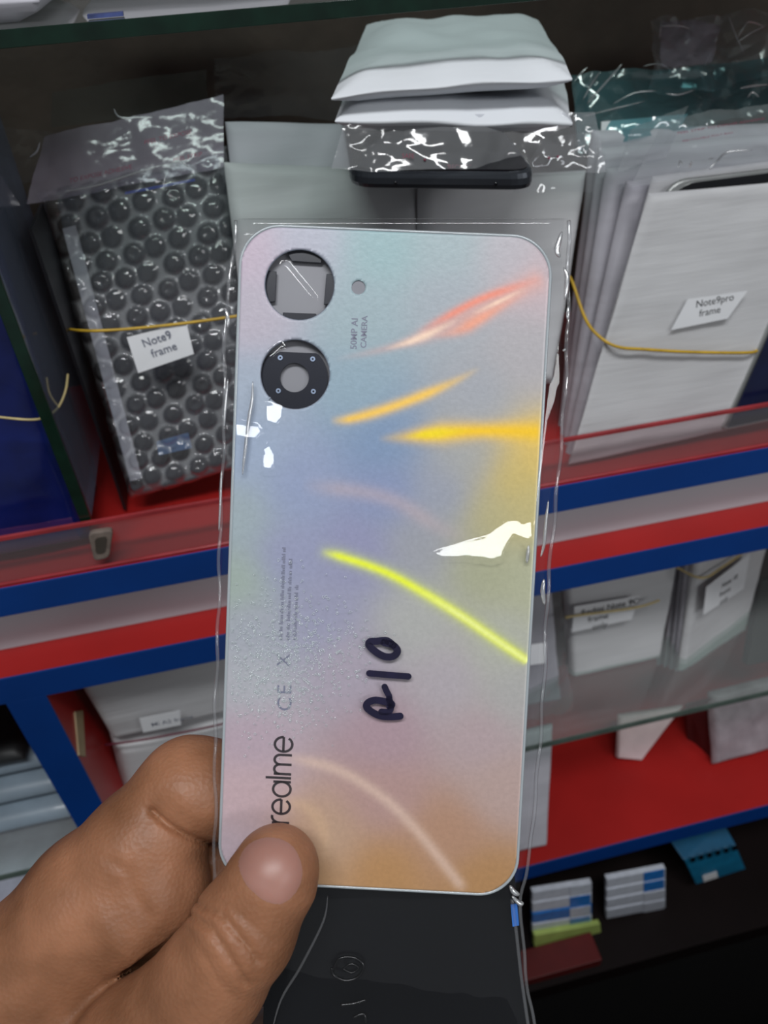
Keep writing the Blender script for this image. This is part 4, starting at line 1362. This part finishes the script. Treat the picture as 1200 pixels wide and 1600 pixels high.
THUMB = [J(434, 1352, .1835, 60), J(426, 1372, .1835, 66), J(380, 1452, .1835, 79), J(330, 1530, .1860, 83), J(230, 1650, .192, 112), J(60, 1850, .202, 150)]
INDEX = [J(-60, 1690, .214, 128), J(56, 1530, .213, 122), J(152, 1412, .211, 110), J(222, 1330, .2095, 92), J(300, 1240, .2115, 84), J(395, 1226, .2135, 62), J(480, 1236, .2125, 50)]
BUMP = [J(215, 1415, .2055, 92), J(252, 1392, .2050, 76)]
MIDDLE = [J(-60, 1720, .228, 110), J(160, 1520, .232, 92), J(330, 1372, .227, 66), J(440, 1345, .2185, 58), J(540, 1352, .2150, 50)]
RING = [J(-40, 1840, .238, 105), J(200, 1640, .243, 86), J(370, 1500, .236, 62), J(480, 1470, .225, 54), J(570, 1472, .2175, 46)]
LITTLE = [J(0, 1950, .245, 92), J(240, 1770, .250, 72), J(390, 1640, .240, 52), J(490, 1610, .228, 46), J(560, 1606, .2185, 40)]
PALM = [J(-40, 1680, .222, 130), J(-80, 1850, .232, 165), J(-260, 2080, .236, 180), J(-520, 2420, .245, 165)]


def chain(P, js, k):
    d = None
    for (a, ra), (b, rb) in zip(js, js[1:]):
        e_ = bone(P, a, ra, b, rb)
        d = e_ if d is None else smin(d, e_, k)
    return d


def groove(P, d, pts, depth, wd, zmax):
    """skin crease: the surface sinks along a line"""
    sx = 600 + P[..., 0] / P[..., 2] * FOC
    sy = 800 - P[..., 1] / P[..., 2] * FOC
    best = np.full(sx.shape, 1e9)
    for (x1, y1), (x2, y2) in zip(pts, pts[1:]):
        t = np.clip(((sx - x1) * (x2 - x1) + (sy - y1) * (y2 - y1)) / ((x2 - x1) ** 2 + (y2 - y1) ** 2), 0, 1)
        best = np.minimum(best, np.hypot(sx - x1 - t * (x2 - x1), sy - y1 - t * (y2 - y1)))
    return d + depth * np.exp(-(best / wd) ** 2) * (P[..., 2] < zmax)


def hand(P):
    th = chain(P, THUMB, 0.004)
    ix = chain(P, INDEX, 0.004)
    ix = smin(ix, bone(P, *BUMP[0], *BUMP[1]), 0.004)
    ix = groove(P, ix, [(238, 1266), (262, 1288), (292, 1306), (334, 1322)], 0.0018, 5, .215)
    ix = groove(P, ix, [(250, 1272), (292, 1306), (340, 1326)], 0.0018, 26, .215)
    ix = groove(P, ix, [(170, 1345), (200, 1362), (212, 1400), (235, 1432)], 0.0005, 9, .212)
    pm = chain(P, PALM, 0.01)
    rest = smin(chain(P, MIDDLE, 0.003), pm, 0.008)
    rest = smin(rest, smin(chain(P, RING, 0.003), chain(P, LITTLE, 0.003), 0.0015), 0.002)
    th = groove(P, th, [(300, 1432), (330, 1450), (356, 1490), (384, 1536)], 0.0011, 5, .19)
    th = groove(P, th, [(312, 1412), (346, 1428), (374, 1462), (404, 1502)], 0.0010, 5, .19)
    th = groove(P, th, [(330, 1404), (370, 1424), (400, 1452), (425, 1474)], 0.0004, 6, .19)
    th = groove(P, th, [(290, 1450), (310, 1480), (340, 1530), (372, 1566)], 0.0004, 6, .19)
    d = smin(ix, rest, 0.004)
    # the thumb lies beside the finger with a thin gap that closes towards the web
    c_ = np.clip((-0.066 - P[..., 0]) / 0.022, 0, 1)
    gp = 0.0016 * (1 - c_) - 0.005 * c_
    return smin(np.maximum(d, gp - th), th, 0.0006 + 0.009 * c_)


lo = np.array([-0.195, -0.195, 0.168])
hi = np.array([0.0, -0.052, 0.272])
hs = 0.0008
CB = 5
g_ = [lo[i] + hs * np.arange(int((hi[i] - lo[i]) / hs / CB) * CB) for i in range(3)]
gc_ = [g[CB // 2::CB] for g in g_]
coarse = hand(np.stack(np.meshgrid(*gc_, indexing='ij'), -1))
near = np.abs(coarse) < hs * CB * 1.6 + 0.003
Fd = np.repeat(np.repeat(np.repeat(np.where(coarse < 0, -0.01, 0.01).astype(np.float32), CB, 0), CB, 1), CB, 2)
near = np.repeat(np.repeat(np.repeat(near, CB, 0), CB, 1), CB, 2)
for i in range(0, Fd.shape[0], 10):
    ix_ = np.argwhere(near[i:i + 10])
    if len(ix_):
        P_ = np.stack([g_[0][ix_[:, 0] + i], g_[1][ix_[:, 1]], g_[2][ix_[:, 2]]], -1)
        Fd[ix_[:, 0] + i, ix_[:, 1], ix_[:, 2]] = hand(P_)
for ax_ in range(3):                 # closed where it leaves the built volume
    for e_ in (0, -1):
        sl = [slice(None)] * 3
        sl[ax_] = e_
        Fd[tuple(sl)] = 0.0004


def nets(F, g_):
    nx, ny, nz = F.shape
    s = F < 0
    cnt = np.zeros((nx - 1, ny - 1, nz - 1), np.int16)
    acc = np.zeros((nx - 1, ny - 1, nz - 1, 3), np.float32)
    cor = [(a, b, c) for a in (0, 1) for b in (0, 1) for c in (0, 1)]

    def sub(A, o):
        return A[o[0]:nx - 1 + o[0], o[1]:ny - 1 + o[1], o[2]:nz - 1 + o[2]]
    for a in cor:
        for ax in range(3):
            if a[ax]:
                continue
            b = list(a)
            b[ax] = 1
            fa, fb = sub(F, a), sub(F, b)
            x = (fa < 0) != (fb < 0)
            t = np.where(x, fa / np.where(x, fa - fb, 1), 0)
            cnt += x
            for k in range(3):
                acc[..., k] += np.where(x, a[k] + (t if k == ax else 0), 0)
    act = cnt > 0
    vid = -np.ones(act.shape, int)
    vid[act] = np.arange(act.sum())
    ijk = np.argwhere(act)
    v = ijk + acc[act] / cnt[act][:, None]
    v = np.stack([g_[k][0] + v[:, k] * hs for k in range(3)], -1)
    faces = []
    for ax in range(3):
        a1, a2 = (ax + 1) % 3, (ax + 2) % 3
        o = [slice(None)] * 3
        p = [slice(None)] * 3
        o[ax], p[ax] = slice(0, -1), slice(1, None)
        chg = s[tuple(o)] != s[tuple(p)]
        e = np.argwhere(chg)
        e = e[(e[:, a1] > 0) & (e[:, a2] > 0) & (e[:, a1] < F.shape[a1] - 1) & (e[:, a2] < F.shape[a2] - 1)]
        q = []
        for d1, d2 in ((-1, -1), (0, -1), (0, 0), (-1, 0)):
            c = e.copy()
            c[:, a1] += d1
            c[:, a2] += d2
            q.append(vid[c[:, 0], c[:, 1], c[:, 2]])
        q = np.stack(q, -1)
        fl = s[tuple(o)][e[:, 0], e[:, 1], e[:, 2]]
        q[~fl] = q[~fl][:, ::-1]
        faces.append(q)
    return v, np.concatenate(faces)


hv, hfc = nets(Fd, g_)
hfc = hfc[(hfc >= 0).all(1)]


def skin():
    mt, nt, b, out = nodes('brown_skin')
    N, L = nt.nodes.new, nt.links.new
    tc = N('ShaderNodeTexCoord')
    n1 = N('ShaderNodeTexNoise')
    n1.inputs['Scale'].default_value = 45
    n1.inputs['Detail'].default_value = 5
    L(tc.outputs['Object'], n1.inputs['Vector'])
    rp = N('ShaderNodeValToRGB')
    rp.color_ramp.elements[0].position = 0.3
    rp.color_ramp.elements[1].position = 0.72
    rp.color_ramp.elements[0].color = lin((120, 80, 55)) + (1,)
    rp.color_ramp.elements[1].color = lin((170, 118, 88)) + (1,)
    L(n1.outputs['Fac'], rp.inputs[0])
    L(rp.outputs[0], b.inputs['Base Color'])
    b.inputs['Roughness'].default_value = 0.48
    b.inputs['Specular IOR Level'].default_value = 0.35
    b.inputs['Subsurface Weight'].default_value = 0.25
    b.inputs['Subsurface Radius'].default_value = (0.0035, 0.0012, 0.0006)
    b.inputs['Subsurface Scale'].default_value = 1.0
    n2 = N('ShaderNodeTexVoronoi')
    n2.inputs['Scale'].default_value = 900
    L(tc.outputs['Object'], n2.inputs['Vector'])
    bp_ = N('ShaderNodeBump')
    bp_.inputs['Strength'].default_value = 0.35
    bp_.inputs['Distance'].default_value = 0.0003
    L(n2.outputs['Distance'], bp_.inputs['Height'])
    L(bp_.outputs[0], b.inputs['Normal'])
    return mt


def c2w(v):
    return CAM + (v * FL) @ R.T


ho = obj('hand', c2w(hv), hfc.tolist(), skin(), origin=c2w(np.array([[-0.12, -0.16, 0.21]]))[0])
fix_normals(ho)
tag(ho, "person's brown bare hand pinching the sleeved phone cover, thumb in front", 'hand')
# thumb nail: lies on the thumb, slightly proud
NP = np.array([(380, 1322), (402, 1309), (430, 1307), (455, 1317), (471, 1343), (474, 1374), (461, 1400), (440, 1416), (419, 1412), (396, 1396), (377, 1372), (369, 1345)], float)
nc = NP.mean(0)


def front(px, py):
    z = np.full(px.shape, 0.166)
    for _ in range(60):
        P = np.stack([(px - 600) / FOC * z, (800 - py) / FOC * z, z], -1)
        z = z + np.clip(hand(P), -0.002, 0.01) * 0.8
    return z


RN, AN = 10, 48
ang = np.linspace(0, 2 * np.pi, AN, endpoint=False)
pa = np.arctan2(NP[:, 1] - nc[1], NP[:, 0] - nc[0])
pr = np.hypot(NP[:, 0] - nc[0], NP[:, 1] - nc[1])
oo = np.argsort(pa)
pa, pr = pa[oo], pr[oo]
rr = np.interp(ang, np.concatenate([pa - 2 * np.pi, pa, pa + 2 * np.pi]), np.tile(pr, 3))
rr = (np.roll(rr, 1) + 2 * rr + np.roll(rr, -1)) / 4
fr_ = np.linspace(0.04, 1, RN)
nx_ = nc[0] + np.outer(fr_, rr * np.cos(ang))
ny_ = nc[1] + np.outer(fr_, rr * np.sin(ang))
nz_ = front(nx_, ny_)
lift = 0.0006 * np.sqrt(np.clip(1.02 - fr_ ** 4, 0, 1))[:, None] - 0.00022
nz_ = nz_ - lift
nvv = np.stack([(nx_ - 600) / FOC * nz_, (800 - ny_) / FOC * nz_, nz_], -1).reshape(-1, 3)
nf = [[i * AN + j, i * AN + (j + 1) % AN, (i + 1) * AN + (j + 1) % AN, (i + 1) * AN + j] for i in range(RN - 1) for j in range(AN)] + [list(range(AN))[::-1]]
nail = obj('thumb_nail', c2w(nvv), nf, mat('pink_nail', (164, 118, 106), 0.42, var=0.06, vs=80, sss=0.2), ho)
fix_normals(nail)
nail['label'] = 'pinkish smooth thumb nail'
